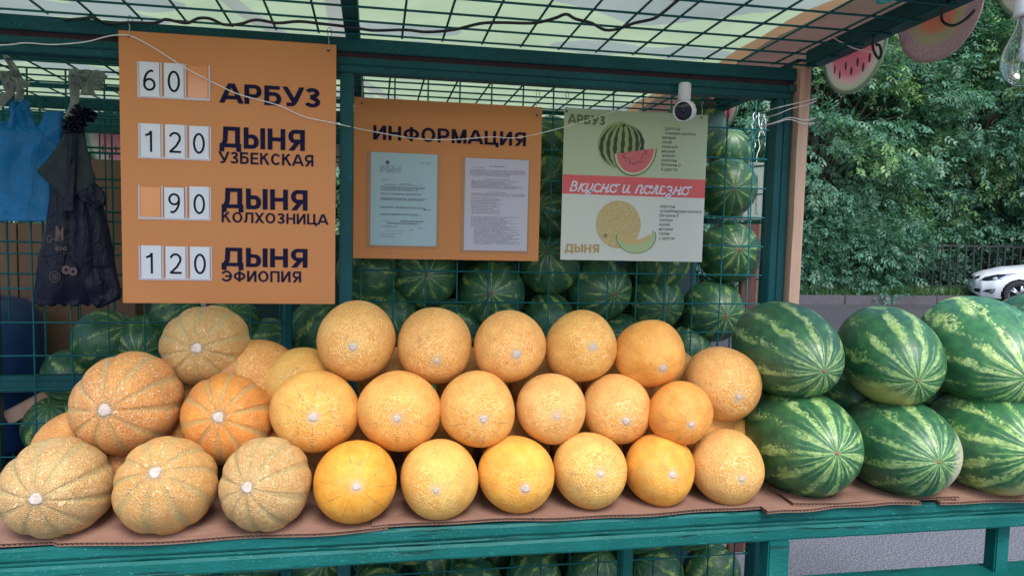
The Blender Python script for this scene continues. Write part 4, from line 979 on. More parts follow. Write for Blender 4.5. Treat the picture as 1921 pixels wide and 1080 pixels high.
# ------------------------------------------------------------------ lettering drawn with strokes
def arc(cx, cy, rx, ry, a0, a1, n=14):
    return [(cx + rx * math.cos(math.radians(a0 + (a1 - a0) * i / n)), cy + ry * math.sin(math.radians(a0 + (a1 - a0) * i / n))) for i in range(n + 1)]
def glyph(ch, h):
    """centre lines of a capital or digit in a box one unit high; h is half the stroke. returns width, lines"""
    t, b, m = 1 - h, h, .5; e = .25
    def V(x, y0=0.0, y1=1.0): return [(x, y0), (x, y1)]
    G = {}
    if ch == 'А': return .78, [[(h * .9 - .1 * .33, -.1), (.39 + .02, 1.1 - .05)][:2] and [(-.02, -.12), (.40, 1.12)], [(.80, -.12), (.38, 1.12)], [(.18, .29), (.60, .29)]]
    if ch == 'Р': return .66, [V(h), [(h, t), (.40, t)] + arc(.40, (t + .42) / 2, .26 - h, (t - .42) / 2, 90, -90)[1:] + [(h, .42)]]
    if ch == 'Б': return .66, [V(h), [(h, t), (.60, t)], [(h, .60 - h * .2), (.38, .60 - h * .2)] + arc(.38, (.60 - h * .2 + b) / 2, .28 - h, (.60 - h * .2 - b) / 2, 90, -90)[1:] + [(h, b)]]
    if ch == 'В': return .66, [V(h), [(h, t), (.36, t)] + arc(.36, (t + .52) / 2, .24 - h, (t - .52) / 2, 90, -90)[1:] + [(h, .52)], [(h, .52), (.39, .52)] + arc(.39, (.52 + b) / 2, .27 - h, (.52 - b) / 2, 90, -90)[1:] + [(h, b)]]
    if ch == 'Ь': return .64, [V(h), [(h, .58), (.37, .58)] + arc(.37, (.58 + b) / 2, .27 - h, (.58 - b) / 2, 90, -90)[1:] + [(h, b)]]
    if ch == 'Ы': return .84, [V(h), [(h, .58), (.34, .58)] + arc(.34, (.58 + b) / 2, .25 - h, (.58 - b) / 2, 90, -90)[1:] + [(h, b)], V(.84 - h)]
    if ch == 'У': return .70, [[(-.02, 1.12), (.37, .28)], [(.74, 1.12), (.42, .22)] + arc(.26, .22, .14, .22 - h, 0, -90, 6)[1:] + [(.10, b)]]
    if ch == 'З': return .62, [arc(.30, .74, .29 - h, .26 - h, 158, -0, 9) + arc(.30, .74 , .29 - h, .26 - h + .0, 0, -80, 6)[1:] + [(.24, .52)], [(.24, .52)] + arc(.30, .275, .32 - h, .275 - h, 68, -160, 18)]
    if ch == 'Э': return .72, [arc(.31, .5, .41 - h, .5 - h, 150, -150, 26), [(.22, .5), (.66, .5)]]
    if ch == 'Д': return .84, [[(.20, .16), (.24, .60), (.24, t), (.70, t)][:0] or [(.13, .12), (.22, .35), (.24, t), (.70 , t), (.70, .12)], [(0, .12), (.84, .12)], [(h, -.17), (h, .18)], [(.84 - h, -.17), (.84 - h, .18)]]
    if ch == 'Л': return .72, [[(0, b), (.08, b + .02), (.15, .16), (.19, .5), (.20, t), (.72 - h, t), (.72 - h, 0)]]
    if ch == 'Н': return .70, [V(h), V(.70 - h), [(h, m), (.70 - h, m)]]
    if ch == 'П': return .70, [[(h, 0), (h, t), (.70 - h, t), (.70 - h, 0)]]
    if ch == 'Я': return .68, [V(.68 - h), [(.68 - h, t), (.28, t)] + arc(.28, (t + .44) / 2, .26 - h, (t - .44) / 2, 90, 270)[1:] + [(.68 - h, .44)], [(.42, .44), (.06, -.12)]]
    if ch == 'Е': return .60, [[(.60, t), (h, t), (h, b), (.60, b)], [(h, .51), (.56, .51)]]
    if ch == 'К': return .70, [V(h), [(h, .42), (.64, 1.12)], [(.30, .62), (.70, -.12)]]
    if ch == 'С': return .72, [arc(.38, .5, .38 - h, .5 - h, 38, 322, 26)]
    if ch == 'О': return .78, [arc(.39, .5, .39 - h, .5 - h, 0, 360, 30)]
    if ch == 'Х': return .70, [[(.0, -.12), (.70, 1.12)], [(.70, -.12), (.0, 1.12)]]
    if ch == 'И': return .70, [V(h), V(.70 - h), [(h * .9, -.02), (.70 - h * .9, 1.02)]]
    if ch == 'Ц': return .76, [[(h, 1), (h, b), (.66 - h, b)], V(.66 - h), [(.60, b), (.76 - h * .5, b), (.76 - h * .5, -.16)]]
    if ch == 'Ф': return .86, [V(.43, -.02, 1.02), arc(.43, .5, .43 - h, .34 - h * .6, 0, 360, 26)]
    if ch == 'М': return .84, [V(h), V(.84 - h), [(h, 1.1), (.42, .0)], [(.84 - h, 1.1), (.42, .0)]]
    if ch == 'R': return .66, [V(h), [(h, t), (.40, t)] + arc(.40, (t + .46) / 2, .26 - h, (t - .46) / 2, 90, -90)[1:] + [(h, .46)], [(.34, .46), (.62, -.1)]]
    if ch == 'I': return .2, [V(.1)]
    if ch == 'G': return .74, [arc(.38, .5, .38 - h, .5 - h, 38, 350, 26), [(.42, .46), (.74 - h, .46)]]
    if ch == '6': return .56, [arc(.28, .30, .28 - h, .30 - h, 0, 360, 24), arc(.42, .36, .42 - h, .64 - h, 180, 98, 10) + [(.46, t - .05)]]
    if ch == '9': return .56, [arc(.28, .70, .28 - h, .30 - h, 0, 360, 24), arc(.14, .64, .42 - h, .64 - h, 0, -82, 10) + [(.10, b + .05)]]
    if ch == '0': return .56, [arc(.28, .5, .28 - h, .5 - h, 0, 360, 28)]
    if ch == '1': return .34, [[(.26, 0), (.26, 1.02)], [(.26, .97), (.17, .84), (.0, .78)]]
    if ch == '2': return .56, [arc(.28, .70, .28 - h, .30 - h, 165, -30, 14) + [(.34, .34), (.10, .10), (h * .7, b)], [(h * .4, b), (.56, b)]]
    return .4, []
def ribbon(line, h):
    n = len(line); closed = abs(line[0][0] - line[-1][0]) < 1e-6 and abs(line[0][1] - line[-1][1]) < 1e-6
    L, R_ = [], []
    for i, (x, y) in enumerate(line):
        if closed: a, c = line[i - 1 if i else n - 2], line[i + 1 if i < n - 1 else 1]
        else: a, c = line[max(i - 1, 0)], line[min(i + 1, n - 1)]
        d1 = Vector((x - a[0], y - a[1])); d2 = Vector((c[0] - x, c[1] - y))
        if d1.length < 1e-9: d1 = d2
        if d2.length < 1e-9: d2 = d1
        d1.normalize(); d2.normalize(); d = d1 + d2
        if d.length < .3: d = d1
        d.normalize(); nn = Vector((-d.y, d.x)); k = min(1.6, 1 / max(.3, nn.dot(Vector((-d1.y, d1.x)))))
        L.append((x + nn.x * h * k, y + nn.y * h * k)); R_.append((x - nn.x * h * k, y - nn.y * h * k))
    return [[L[i], L[i + 1], R_[i + 1], R_[i]] for i in range(n - 1)]
def clip(poly, y, keep_above):
    out = []
    for i in range(len(poly)):
        p, q = poly[i - 1], poly[i]; ip = (p[1] >= y) == keep_above; iq = (q[1] >= y) == keep_above
        if ip != iq: t = (y - p[1]) / (q[1] - p[1]); out.append((p[0] + (q[0] - p[0]) * t, y))
        if iq: out.append(q)
    return out
def word_polys(s, h=.09, gap=.12, space=.35):
    x = 0; polys = []
    for ch in s:
        if ch == ' ': x += space; continue
        w_, lines = glyph(ch, h); low = -.2 if ch in 'ДЦ' else 0
        for li, ln in enumerate(lines):
            for q in ribbon(ln, h):
                q = clip(q, 1.0, False)
                if len(q) > 2: q = clip(q, low, True)
                if len(q) > 2: polys.append(([(px + x, py) for px, py in q], li))
        x += w_ + gap
    return polys, x - gap
def flat_polys(name, polys, fx, mat, Y, parent, depth=.0012, label=None):
    """polys in a plane seen from the front; every stroke a hair proud of the one before so that none lie flush"""
    b = MB()
    for q, li in polys:
        pts = [fx(*p) for p in q]; y = Y - .00012 * li; n = len(pts); n0 = len(b.v)
        b.v += [(x, y, z) for x, z in pts]; b.f.append(tuple(n0 + i for i in range(n)))
    o = b.build(name, MAT[mat], parent, fix=False)
    if label: o['label'] = label
    return o
def word(s, l, r, top, bot, Y, mat, parent, h=.09, gap=.12, name='lettering', dy=-.0012):
    """l, r: photo px x of the ends; top, bot: photo px y of the capitals at the left end"""
    polys, W = word_polys(s, h, gap); a = at(l, top, Y=Y); c = at(l, bot, Y=Y); d = at(r, (top + bot) / 2, Y=Y)
    H_ = a.z - c.z; k = (d.x - c.x) / W
    return flat_polys(name, polys, lambda x, y: (c.x + x * k, c.z + y * H_), mat, Y + dy, parent)
def ftext(s, l, r, base, h, Y, mat, parent, name='lettering', size=None, dy=-.0012):
    """small print with the built-in font; h: px height of capitals; fitted to l..r"""
    c = bpy.data.curves.new('t', 'FONT'); c.body = s; c.size = 1; c.resolution_u = 2; o = bpy.data.objects.new('t', c); COL.objects.link(o)
    bpy.context.view_layer.update(); dg = bpy.context.evaluated_depsgraph_get(); me = bpy.data.meshes.new_from_object(o.evaluated_get(dg))
    bpy.data.objects.remove(o); bpy.data.curves.remove(c)
    a = at(l, base, Y=Y); t_ = at(l, base - h, Y=Y); d = at(r, base, Y=Y)
    xs = [v.co.x for v in me.vertices]; k = (d.x - a.x) / (max(xs) - min(xs)); kz = (t_.z - a.z) / .73; mn = min(xs)
    for v in me.vertices: v.co = Vector((a.x + (v.co.x - mn) * k, Y + dy, a.z + v.co.y * kz))
    return link(name, me, MAT[mat], parent)
def sheet(name, l, t, r, b_, Y0, Y1, mat, parent, bevel=.0004, skew=0):
    """thin panel whose photo corners are l,t (top left) and r,b_ (bottom right)"""
    p = at(l, t, Y=Y0); q = at(r, b_, Y=Y0)
    o = MB().box(min(p.x, q.x), max(p.x, q.x), Y0, Y1, q.z, p.z).build(name, MAT[mat], parent, bevel=bevel)
    return o

# ------------------------------------------------------------------ price board
SY = 1.845
pb = empty('price_board', (-.33, SY, 1.26), 'large orange price board with four rows of number cards and dark blue words', 'sign')
MB().box(-.5735, -.0938, SY, SY + .004, 1.262, 1.8805).build('panel', MAT['orange'], pb, bevel=.0006)
MAT['pocket'] = plain('clear_pocket_strip', (.60, .50, .52), .25, .04)
MAT['pocket_film'] = plain('pocket_film', (.80, .30, .11), .12, .05)
rows = [ # left px, top px at left, right px, bottom px at left, digits (None = empty), digit boxes
    (257, 115, 394, 183, ['6', '0', None]), (259, 231, 396, 297, ['1', '2', '0']), (259, 347, 396, 411, [None, '9', '0']), (260, 460, 398, 525, ['1', '2', '0'])]
for (l, t, r, bt, dig) in rows:
    A = at(l, t, Y=SY); D = at(l, bt, Y=SY); Rr = at(r, (t + bt) / 2, Y=SY); x0, x1, z1, z0 = A.x, Rr.x, A.z, D.z; W3 = (x1 - x0) / 3
    b = MB(); b.box(x0, x1, SY - .0022, SY - .0002, z0, z0 + .006)
    for k in range(4): xx = x0 + W3 * k - (.0035 if k else 0); b.box(xx + .0003, xx + .0042, SY - .0021, SY - .0002, z0 + .0062, z1)
    b.build('card_pocket', MAT['pocket'], pb)
    for k, dg_ in enumerate(dig):
        if dg_ is None:
            MB().box(x0 + W3 * k + .005, x0 + W3 * (k + 1) - .005, SY - .0016, SY - .0004, z0 + .0064, z1 - .004).build('empty_pocket_film', MAT['pocket_film'], pb); continue
        j = random.uniform(-.0012, .0012); cx0, cx1 = x0 + W3 * k + .0052, x0 + W3 * (k + 1) - .0048
        cd = MB().box(cx0 + j, cx1 + j, SY - .0030, SY - .0023, z0 + .0035, z1 - .001 + j * 2).build('number_card', MAT['card'], pb)
        if dg_ in '12':    # thumb notch seen on some cards
            pass
        polys, W = word_polys(dg_, .052); hh = (z1 - z0) * .60; sc = hh * .98; xm = (cx0 + cx1) / 2 + j - W * sc / 2 - (.003 if dg_ == '1' else 0); zb_ = z0 + (z1 - z0) * .19
        flat_polys('digit', polys, lambda x, y: (xm + x * sc, zb_ + y * hh), 'ink', SY - .0033, cd)
word('АРБУЗ', 415, 601, 156, 193, SY, 'navy', pb, .095, .10)
word('ДЫНЯ', 412, 572, 237, 277, SY, 'navy', pb, .095, .10); word('УЗБЕКСКАЯ', 411, 588, 284, 306, SY, 'navy', pb, .085, .12)
word('ДЫНЯ', 416, 577, 352, 391, SY, 'navy', pb, .095, .10); word('КОЛХОЗНИЦА', 416, 615, 397, 417, SY, 'navy', pb, .085, .12)
word('ДЫНЯ', 416, 577, 464, 500, SY, 'navy', pb, .095, .10); word('ЭФИОПИЯ', 417, 565, 507, 528, SY, 'navy', pb, .085, .12)

# ------------------------------------------------------------------ information board with two documents
IY = 2.265
ib = empty('information_board', (.22, IY, 1.35), 'orange information board with two sheets of paper in brown frames', 'sign')
MB().box(-.0632, .5055, IY, IY + .004, 1.3575, 1.8325).build('panel', MAT['orange'], ib, bevel=.0006)
word('ИНФОРМАЦИЯ', 700, 987, 235, 262, IY, 'navy', ib, .09, .12)
MAT['frame'] = plain('brown_pocket_frame', (.44, .21, .085), .4, .08, 8)
MAT['blue_paper'] = plain('bluish_paper', (.40, .56, .62), .5, .02, 10); MAT['lilac_paper'] = plain('lilac_paper', (.56, .52, .62), .5, .02, 10)
rr = random.Random(12)
def doc(l, t, r, bt, mat, lines, pl, ptop, pr, pbt):
    fr = sheet('document_frame', l, t, r, bt, IY - .0015, IY - .0002, 'frame', ib)
    pp = sheet('paper_sheet', pl, ptop, pr, pbt, IY - .0022, IY - .0016, mat, fr)
    P0 = at(pl, ptop, Y=IY); P1 = at(pr, pbt, Y=IY); Wd, Hd = P1.x - P0.x, P0.z - P1.z; b = MB()
    for (u0, u1, v, hh, dens) in lines:          # rows of unreadably small print as little dashes
        u = u0
        while u < u1:
            w_ = rr.uniform(.006, .028); e_ = min(u + w_, u1)
            if rr.random() < dens:
                x0, x1 = P0.x + Wd * u, P0.x + Wd * e_; z = P0.z - Hd * v + rr.uniform(-.0002, .0002); y = IY - .0025
                b.add([(x0, y, z), (x1, y, z), (x1, y, z + Hd * hh * rr.uniform(.6, 1)), (x0, y, z + Hd * hh * .8)], [(0, 1, 2, 3)])
            u = e_ + rr.uniform(.002, .006)
    tag(b.build('fine_print', MAT['grey_ink'], ib, fix=False), kind='stuff')
L1 = [(.13, .45, .145 + .013 * i, .006, .9) for i in range(6)] + [(.75, .9, .10, .006, .9), (.75, .9, .112, .004, .8), (.15, .4, .295, .006, .8), (.45, .6, .33, .007, 1)]
for v in (.345, .37, .38, .395, .405, .44, .45, .49, .50, .51, .585, .595, .66, .67): L1.append((.15 if v > .36 else .2, rr.uniform(.7, .88), v, .007, .95))
L1 += [(.15, .3, .74, .006, .9), (.45, .8, .74, .014, .95), (.25, .75, .765, .014, .95), (.15, .42, .79, .005, .9), (.15, .42, .80, .005, .9), (.73, .85, .81, .008, .9), (.6, .64, .83, .01, 1), (.8, .9, .61, .018, .7), (.14, .36, .875, .004, 1), (.14, .36, .905, .008, 1)]
doc(689, 284, 823, 467, 'blue_paper', L1, 696, 285, 818, 462)
L2 = [(.38, .62, .085, .009, 1), (.1, .3, .105, .005, .9), (.78, .92, .12, .005, .9)]
for i in range(6): L2.append((.07, .95 if i < 4 else .7, .13 + .012 * i, .005, .95))
L2.append((.3, .7, .225, .006, 1))
for i in range(7): L2.append((.1, rr.uniform(.6, .95), .245 + .013 * i, .006, .95))
L2.append((.35, .65, .365, .006, 1))
for i in range(3): L2.append((.1, .95, .38 + .012 * i, .005, .95))
for i in range(11): L2.append((.1, rr.uniform(.42, .6), .43 + .0165 * i, .006, .98))
for i in range(26): L2.append((.1 if i < 10 else .15, rr.uniform(.6, .95), .635 + .0118 * i, .005, .93))
doc(867, 294, 991, 476, 'lilac_paper', L2, 873, 296, 988, 471)
b = MB(); e0 = at(727, 305, Y=IY); b.lathe([(.0, 0), (.006, 0), (.006, .0004), (0, .0004)], 14, Matrix.Translation((e0.x, IY - .0024, e0.z)) @ Matrix.Rotation(math.pi / 2, 4, 'X')); b.build('round_seal', MAT['grey_ink'], ib)
b = MB(); e0 = at(740, 436, Y=IY)
for (a0, a1, c0, c1) in ((-.022, .022, .004, .0046), (-.022, .022, -.0046, -.004), (-.022, -.0214, -.004, .004), (.0214, .022, -.004, .004)): b.box(e0.x + a0, e0.x + a1, IY - .0028, IY - .0024, e0.z + c0, e0.z + c1)
b.build('stamp_box', MAT['grey_ink'], ib)

# ------------------------------------------------------------------ picture poster
QY = 2.262
ps = empty('fruit_poster', (.81, QY, 1.36), 'pale poster with a watermelon and a melon picture split by a red band', 'poster')
MAT['poster_green'] = plain('pale_green_print', (.48, .54, .36), .45, .02, 5); MAT['poster_white'] = plain('pale_grey_print', (.66, .66, .58), .45, .02, 5)
MAT['red_band'] = plain('red_band_print', (.72, .095, .10), .45, .03, 5); MAT['p_olive'] = plain('olive_print', (.14, .17, .075), .5, .02); MAT['p_gold'] = plain('gold_print', (.48, .31, .11), .5, .02)
MAT['white_print'] = plain('white_print', (.72, .70, .78), .5, .02)
x0, x1, z0, z1 = .5755, 1.052, 1.3635, 1.835
zr0, zr1 = at(1054, 363, Y=QY).z, at(1056, 327, Y=QY).z
MB().box(x0, x1, QY, QY + .003, z0, z1).build('backing', MAT['poster_white'], ps, bevel=.0004)
def face(poly, name, mat, k, kind=None):
    b = MB(); b.v = [(x, QY - .0003 - .00025 * k, z) for x, z in poly]; b.f = [tuple(range(len(poly)))]
    return b.build(name, MAT[mat], ps, fix=False)
face([(x0 + .0004, zr1), (x1 - .0004, zr1), (x1 - .0004, z1 - .0004), (x0 + .0004, z1 - .0004)], 'green_field', 'poster_green', 0)
face([(x0 + .0004, zr0), (x1 - .0004, zr0), (x1 - .0004, zr1), (x0 + .0004, zr1)], 'red_band', 'red_band', 1)
word('АРБУЗ', 1066, 1135, 214, 232, QY, 'p_olive', ps, .10, .10, dy=-.0009); word('ДЫНЯ', 1059, 1124, 457, 473, QY, 'p_gold', ps, .10, .10, dy=-.0009)
for i, s in enumerate(['фруктоза', 'фолиевая кислота', 'магний', 'калий', 'кальций', 'натрий', 'железо', 'ликопен', 'Витамин D', 'и другое']):
    wd = [32, 62, 25, 18, 29, 24, 25, 28, 36, 30][i]; ftext(s, 1243 - i * .3, 1243 - i * .3 + wd, 243.5 + i * 8.5, 6.2, QY, 'grey_ink', ps, 'ingredient_print')
for i, s in enumerate(['каротин', 'аскорбиновая кислота', 'Витамин Р', 'железо', 'калий', 'натрий', 'селен', 'и другое']):
    wd = [28, 78, 36, 25, 19, 25, 19, 29][i]; ftext(s, 1238 - i * .3, 1238 - i * .3 + wd, 389.5 + i * 8.5, 6.2, QY, 'grey_ink', ps, 'ingredient_print')
# script words on the red band: rounded pen strokes in em units
def script():
    S_ = []
    def st(x, *pts): S_.append([(x + a, b_) for a, b_ in pts])
    def ar(x, cx, cy, rx, ry, a0, a1): S_.append([(x + a, b_) for a, b_ in arc(cx, cy, rx, ry, a0, a1, 16)])
    # в
    st(0, (.05, 0), (.2, 1.0)); ar(0, .28, .78, .2, .2, 130, -70); ar(0, .26, .3, .24, .28, 80, -150)
    x = .62; st(x, (.05, 0), (.22, .8)); st(x, (.5, .8), (.3, .62), (.15, .42)); st(x, (.2, .45), (.35, .1), (.45, 0), (.58, .08))       # к
    x = 1.2; st(x, (.12, .8), (.05, .3), (.12, .08), (.28, .1), (.42, .4), (.5, .8)); st(x, (.5, .8), (.38, 0), (.25, -.35), (.08, -.38), (.05, -.2), (.25, 0), (.55, .12))  # у
    x = 1.82; ar(x, .28, .4, .25, .4, 50, 320)   # с
    x = 2.32; st(x, (.05, 0), (.2, .8)); st(x, (.42, 0), (.57, .8)); st(x, (.1, .42), (.5, .42)); st(x, (.42, 0), (.55, .03), (.66, .12))   # н
    x = 3.0; ar(x, .3, .4, .24, .4, 0, 360)   # о
    st(x, (.42, .72), (.6, .82), (.72, .8))
    x = 4.0; st(x, (.1, .8), (.03, .25), (.1, .03), (.22, .05), (.38, .35), (.47, .8)); st(x, (.47, .8), (.4, .25), (.46, .03), (.6, .08))   # и
    x = 5.0; st(x, (.02, 0), (.18, .7), (.3, .82), (.42, .8), (.5, .65), (.4, .1), (.48, 0), (.6, .08)); st(x, (.16, .65), (.05, 0))  # п
    x = 5.62; ar(x, .28, .4, .23, .4, 0, 360); st(x, (.42, .7), (.58, .8), (.66, .6))   # о
    x = 6.25; st(x, (-.02, .05), (.1, .03), (.2, .3), (.32, .8), (.42, .8), (.38, .15), (.46, 0), (.6, .08))   # л
    x = 6.86; ar(x, .27, .62, .2, .19, 60, 250); ar(x, .27, .22, .24, .22, 110, 330)   # е
    x = 7.36; ar(x, .26, .6, .2, .2, 150, -80); st(x, (.25, .42), (.45, .3), (.45, 0), (.3, -.35), (.1, -.35), (.08, -.18), (.3, 0), (.6, .1))   # з
    x = 7.95; st(x, (.05, 0), (.2, .8)); st(x, (.42, 0), (.57, .8)); st(x, (.1, .42), (.5, .42)); st(x, (.42, 0), (.55, .03), (.66, .12))   # н
    x = 8.6; ar(x, .3, .4, .25, .4, 0, 360); st(x, (.42, .72), (.6, .82), (.74, .8))
    return S_, 9.4
SS, SW = script(); a = at(1068, 358, Y=QY); d = at(1296, 362, Y=QY); k = (d.x - a.x) / SW; H_ = at(1068, 340, Y=QY).z - a.z; polys = []
for i, ln in enumerate(SS):
    P_ = [tuple(p)[:2] for p in smooth_pts([(x * k, y * H_, 0) for x, y in ln], 3)]
    q_ = ribbon(P_, .0026); polys += [(q, i * .3) for q in q_]
    for e_ in (P_[0], P_[-1]): polys.append(([(e_[0] + .0026 * math.cos(t), e_[1] + .0026 * math.sin(t)) for t in np.linspace(0, 2 * math.pi, 9)[:-1]], i * .3 + .1))
flat_polys('script_lettering', polys, lambda x, y: (a.x + x + y * .12, a.z + y), 'white_print', QY - .0010, ps)
# drawn fruit
for n_, c_ in dict(pg_dark=(.03, .05, .03), pg_mid=(.12, .20, .06), pg_light=(.30, .38, .14), pg_flesh=(.66, .14, .15), pg_flesh2=(.75, .33, .28), pg_cream=(.60, .58, .36), pg_tan=(.46, .34, .15), pg_tan2=(.30, .20, .09), pg_mel=(.42, .52, .26), pg_mel2=(.62, .42, .17)).items(): MAT[n_] = plain(n_, c_, .5, .06, 60)
def pt(px, py): p = at(px, py, Y=QY); return (p.x, p.z)
def ell(cx, cy, rx, ry, a0=0, a1=360, n=32, rot=0):
    o = []
    for x, y in arc(0, 0, rx, ry, a0, a1, n)[: n if a1 - a0 == 360 else n + 1]:
        c, s = math.cos(math.radians(rot)), math.sin(math.radians(rot)); o.append(pt(cx + x * c - y * s, cy - (x * s + y * c)))
    return o
face(ell(1163, 273, 41.5, 44), 'watermelon_picture', 'pg_light', 2)
def curve_strip(u, w0, name, mat, k):
    L, R_ = [], []
    for i in range(15):
        v = -1 + 2 * i / 14; c = math.sqrt(max(0, 1 - v * v)); ww = w0 * c * (1 + .25 * math.sin(i * 2.1 + u * 9))
        top = (1169, 236); cx, cy = 1163 + (6 * (1 - (v + 1) / 2)), 273
        L.append(pt(cx + (u * 41 - ww) * c + 0, cy + v * 41)); R_.append(pt(cx + (u * 41 + ww) * c, cy + v * 41))
    return face(L + R_[::-1], name, mat, k)
for u in (-.93, -.62, -.3, .05, .4, .72, .95): curve_strip(u, 3.6, 'dark_stripe', 'pg_dark', 3); 
face(ell(1170, 236, 4, 2.5), 'stem_picture', 'pg_dark', 4)
def slice_poly(s_, k, name, mat, top=0):
    c0, c1 = (1151, 287), (1232, 276); m_ = ((c0[0] + c1[0]) / 2, (c0[1] + c1[1]) / 2); ax = ((c1[0] - c0[0]) / 2, (c1[1] - c0[1]) / 2)
    o = []
    for i in range(25):
        t = math.pi * i / 24; o.append(pt(m_[0] + ax[0] * math.cos(t) * s_, m_[1] + ax[1] * math.cos(t) * s_ + math.sin(t) * 47 * s_ + 2))
    return face(o, name, mat, k)
slice_poly(1.0, 4, 'slice_rind_picture', 'pg_mid'); slice_poly(.94, 5, 'slice_pith_picture', 'pg_cream'); slice_poly(.86, 6, 'slice_flesh_picture', 'pg_flesh')
b = MB(); rr = random.Random(3)
for i in range(34):
    t = math.pi * (i + .5) / 34; rad = rr.uniform(.38, .62); cx, cy = 1192 + 40 * math.cos(t) * rad, 283 - 5 * math.cos(t) * rad + 44 * math.sin(t) * rad; e_ = ell(cx, cy, .9, 1.7, n=6, rot=math.degrees(t) - 90)
    n0 = len(b.v); b.v += [(x, QY - .0003 - .00025 * 7, z) for x, z in e_]; b.f.append(tuple(n0 + j for j in range(len(e_))))
tag(b.build('slice_seeds_picture', MAT['pg_dark'], ps, fix=False), kind='stuff')
def net_print():
    m = N('netted_melon_print'); c = m.coord(); e_ = m.voro(c, 150, 'DISTANCE_TO_EDGE'); l_ = m.math('SUBTRACT', 1.0, m.sm(e_, .05, .18))
    return m.set(color=m.mix(l_, (.50, .35, .13), (.60, .47, .22)), rough=.5)
MAT['net_print'] = net_print()
face(ell(1160, 421, 42, 45), 'melon_picture', 'net_print', 2); face(ell(1136, 442, 4, 4), 'melon_scar_picture', 'pg_tan2', 3)
def crescent(dx, name, mat, k, c=(1193, 443), ro=38, ri=30, sh=14):
    o = []
    for i in range(17): t = math.radians(176 + 196 * i / 16); o.append(pt(c[0] + (ro - dx) * math.cos(t), c[1] - (ro - dx * .9) * .86 * math.sin(t)))
    for i in range(17): t = math.radians(12 - 200 * i / 16); o.append(pt(c[0] + 1 + (ri + dx * .0) * math.cos(t), c[1] - sh * 1.0 - dx * .2 + 6 - (ri - 8) * .8 * math.sin(t)))
    return face(o, name, mat, k)
crescent(0, 'melon_slice_rind_picture', 'pg_mid', 4); crescent(1.6, 'melon_slice_flesh_picture', 'pg_mel', 5)
o_ = []
for i in range(15): t = math.radians(185 + 165 * i / 14); o_.append(pt(1190 + 31 * math.cos(t), 441 - 17 * math.sin(t)))
for i in range(15): t = math.radians(350 - 165 * i / 14); o_.append(pt(1190 + 26 * math.cos(t), 437 - 12 * math.sin(t)))
face(o_, 'melon_slice_pulp_picture', 'pg_mel2', 7)

# ------------------------------------------------------------------ hooks, strings, cables
def hook(px, py0, py1, Y, label, bend=3, Yt=None):
    p1, p0 = at(px, py1, Y=Y), at(px - 1, py0, Y=Yt or Y); r_ = .006
    top = smooth_pts([p0 + Vector((.008, 0, -.012)), p0 + Vector((.008, 0, 0)), p0 + Vector((.003, 0, .007)), p0 + Vector((-.001, 0, 0)), p1.lerp(p0, .5) + Vector((.0007 * bend, 0, 0)), p1 + Vector((0, -.002, .004)), p1 + Vector((0, .003, -.002)), p1 + Vector((.001, .008, .004))], 4)
    tag(MB().tube(top, .0011, 6).build('wire_hook', MAT['steel'], None, True), label, 'hook', 'wire hooks holding the signs')
    b = MB().lathe([(0, 0), (.0032, 0), (.0032, .0006), (0, .0006)], 12, Matrix.Translation((p1.x, Y - .0006, p1.z)) @ Matrix.Rotation(math.pi / 2, 4, 'X')); return b
hb = [hook(242, 35, 68, SY, 'wire hook at the top left corner of the price board'), hook(616, 58, 95, SY, 'wire hook at the top right corner of the price board'),]
for b in hb: b.build('hook_hole', MAT['ink'], pb)
for b in [hook(679, 142, 194, IY, 'wire hook at the top left corner of the information board'), hook(1008, 172, 216, IY, 'bent wire hook at the top right corner of the information board', -4)]: b.build('hook_hole', MAT['ink'], ib)
for b in [hook(1063, 175, 209, QY, 'wire hook at the top left corner of the fruit poster'), hook(1316, 188, 221, QY, 'wire hook beside the white camera at the poster corner', 5)]: b.build('hook_hole', MAT['ink'], ps)
pts = [at(x, y, Y=yy) for x, y, yy in ((-60, 88, 1.83), (0, 85, 1.83), (20, 84, 1.83), (50, 81, 1.835), (100, 84, 1.84), (160, 79, 1.838), (200, 69, 1.836), (225, 66, 1.836), (248, 69, 1.836), (290, 91, 1.836), (350, 129, 1.837), (410, 160, 1.838), (450, 178, 1.838), (520, 197, 1.838), (570, 219, 1.838), (620, 230, 1.838), (648, 236, 1.85))]
pts += [at(x, y, Y=yy) for x, y, yy in ((700, 247, 2.0), (780, 260, 2.1), (850, 262, 2.14), (920, 257, 2.18), (975, 258, 2.2), (1060, 238, 2.24), (1150, 210, 2.24), (1200, 189, 2.2), (1250, 167, 2.0), (1275, 165, 1.96))]
tag(MB().tube(smooth_pts(pts, 5), .0013, 6).build('string', MAT['string'], None, True), 'white cord sagging across the boards towards the white camera', 'cord')
def on_roof(px, py): return at(px, py, Z=1.902 + .02) if py < 70 else at(px, py, Y=1.86)
cab = [(120, 30), (150, 28), (175, 26), (200, 37), (245, 35), (290, 36), (310, 29), (330, 33), (352, 36), (372, 27), (395, 28), (420, 39), (450, 38), (480, 30), (520, 36), (560, 33), (600, 37), (660, 44), (700, 50), (760, 49), (800, 53), (850, 49), (900, 37), (940, 35), (1000, 36), (1040, 27), (1062, 19), (1080, 28), (1110, 36), (1135, 49), (1160, 47), (1190, 36), (1225, 28), (1245, 15), (1265, -2), (1280, -14)]
P_ = []
for px, py in cab:
    r = Vector(ray(px, py)); t = (1.907 + .042 * 1.87 - EYE) / (r.z + .042 * r.y); P_.append(Vector((0, 0, EYE)) + r * t + Vector((0, 0, -.009)))
tag(MB().tube(smooth_pts(P_, 4), .0034, 6).build('power_cable', MAT['cable'], None, True), 'black cable snaking over the awning mesh', 'cable')
c = [at(x, y, X=1.14) for x, y in ((1776, 0), (1766, 30), (1772, 44), (1790, 48), (1812, 36), (1828, 20))]
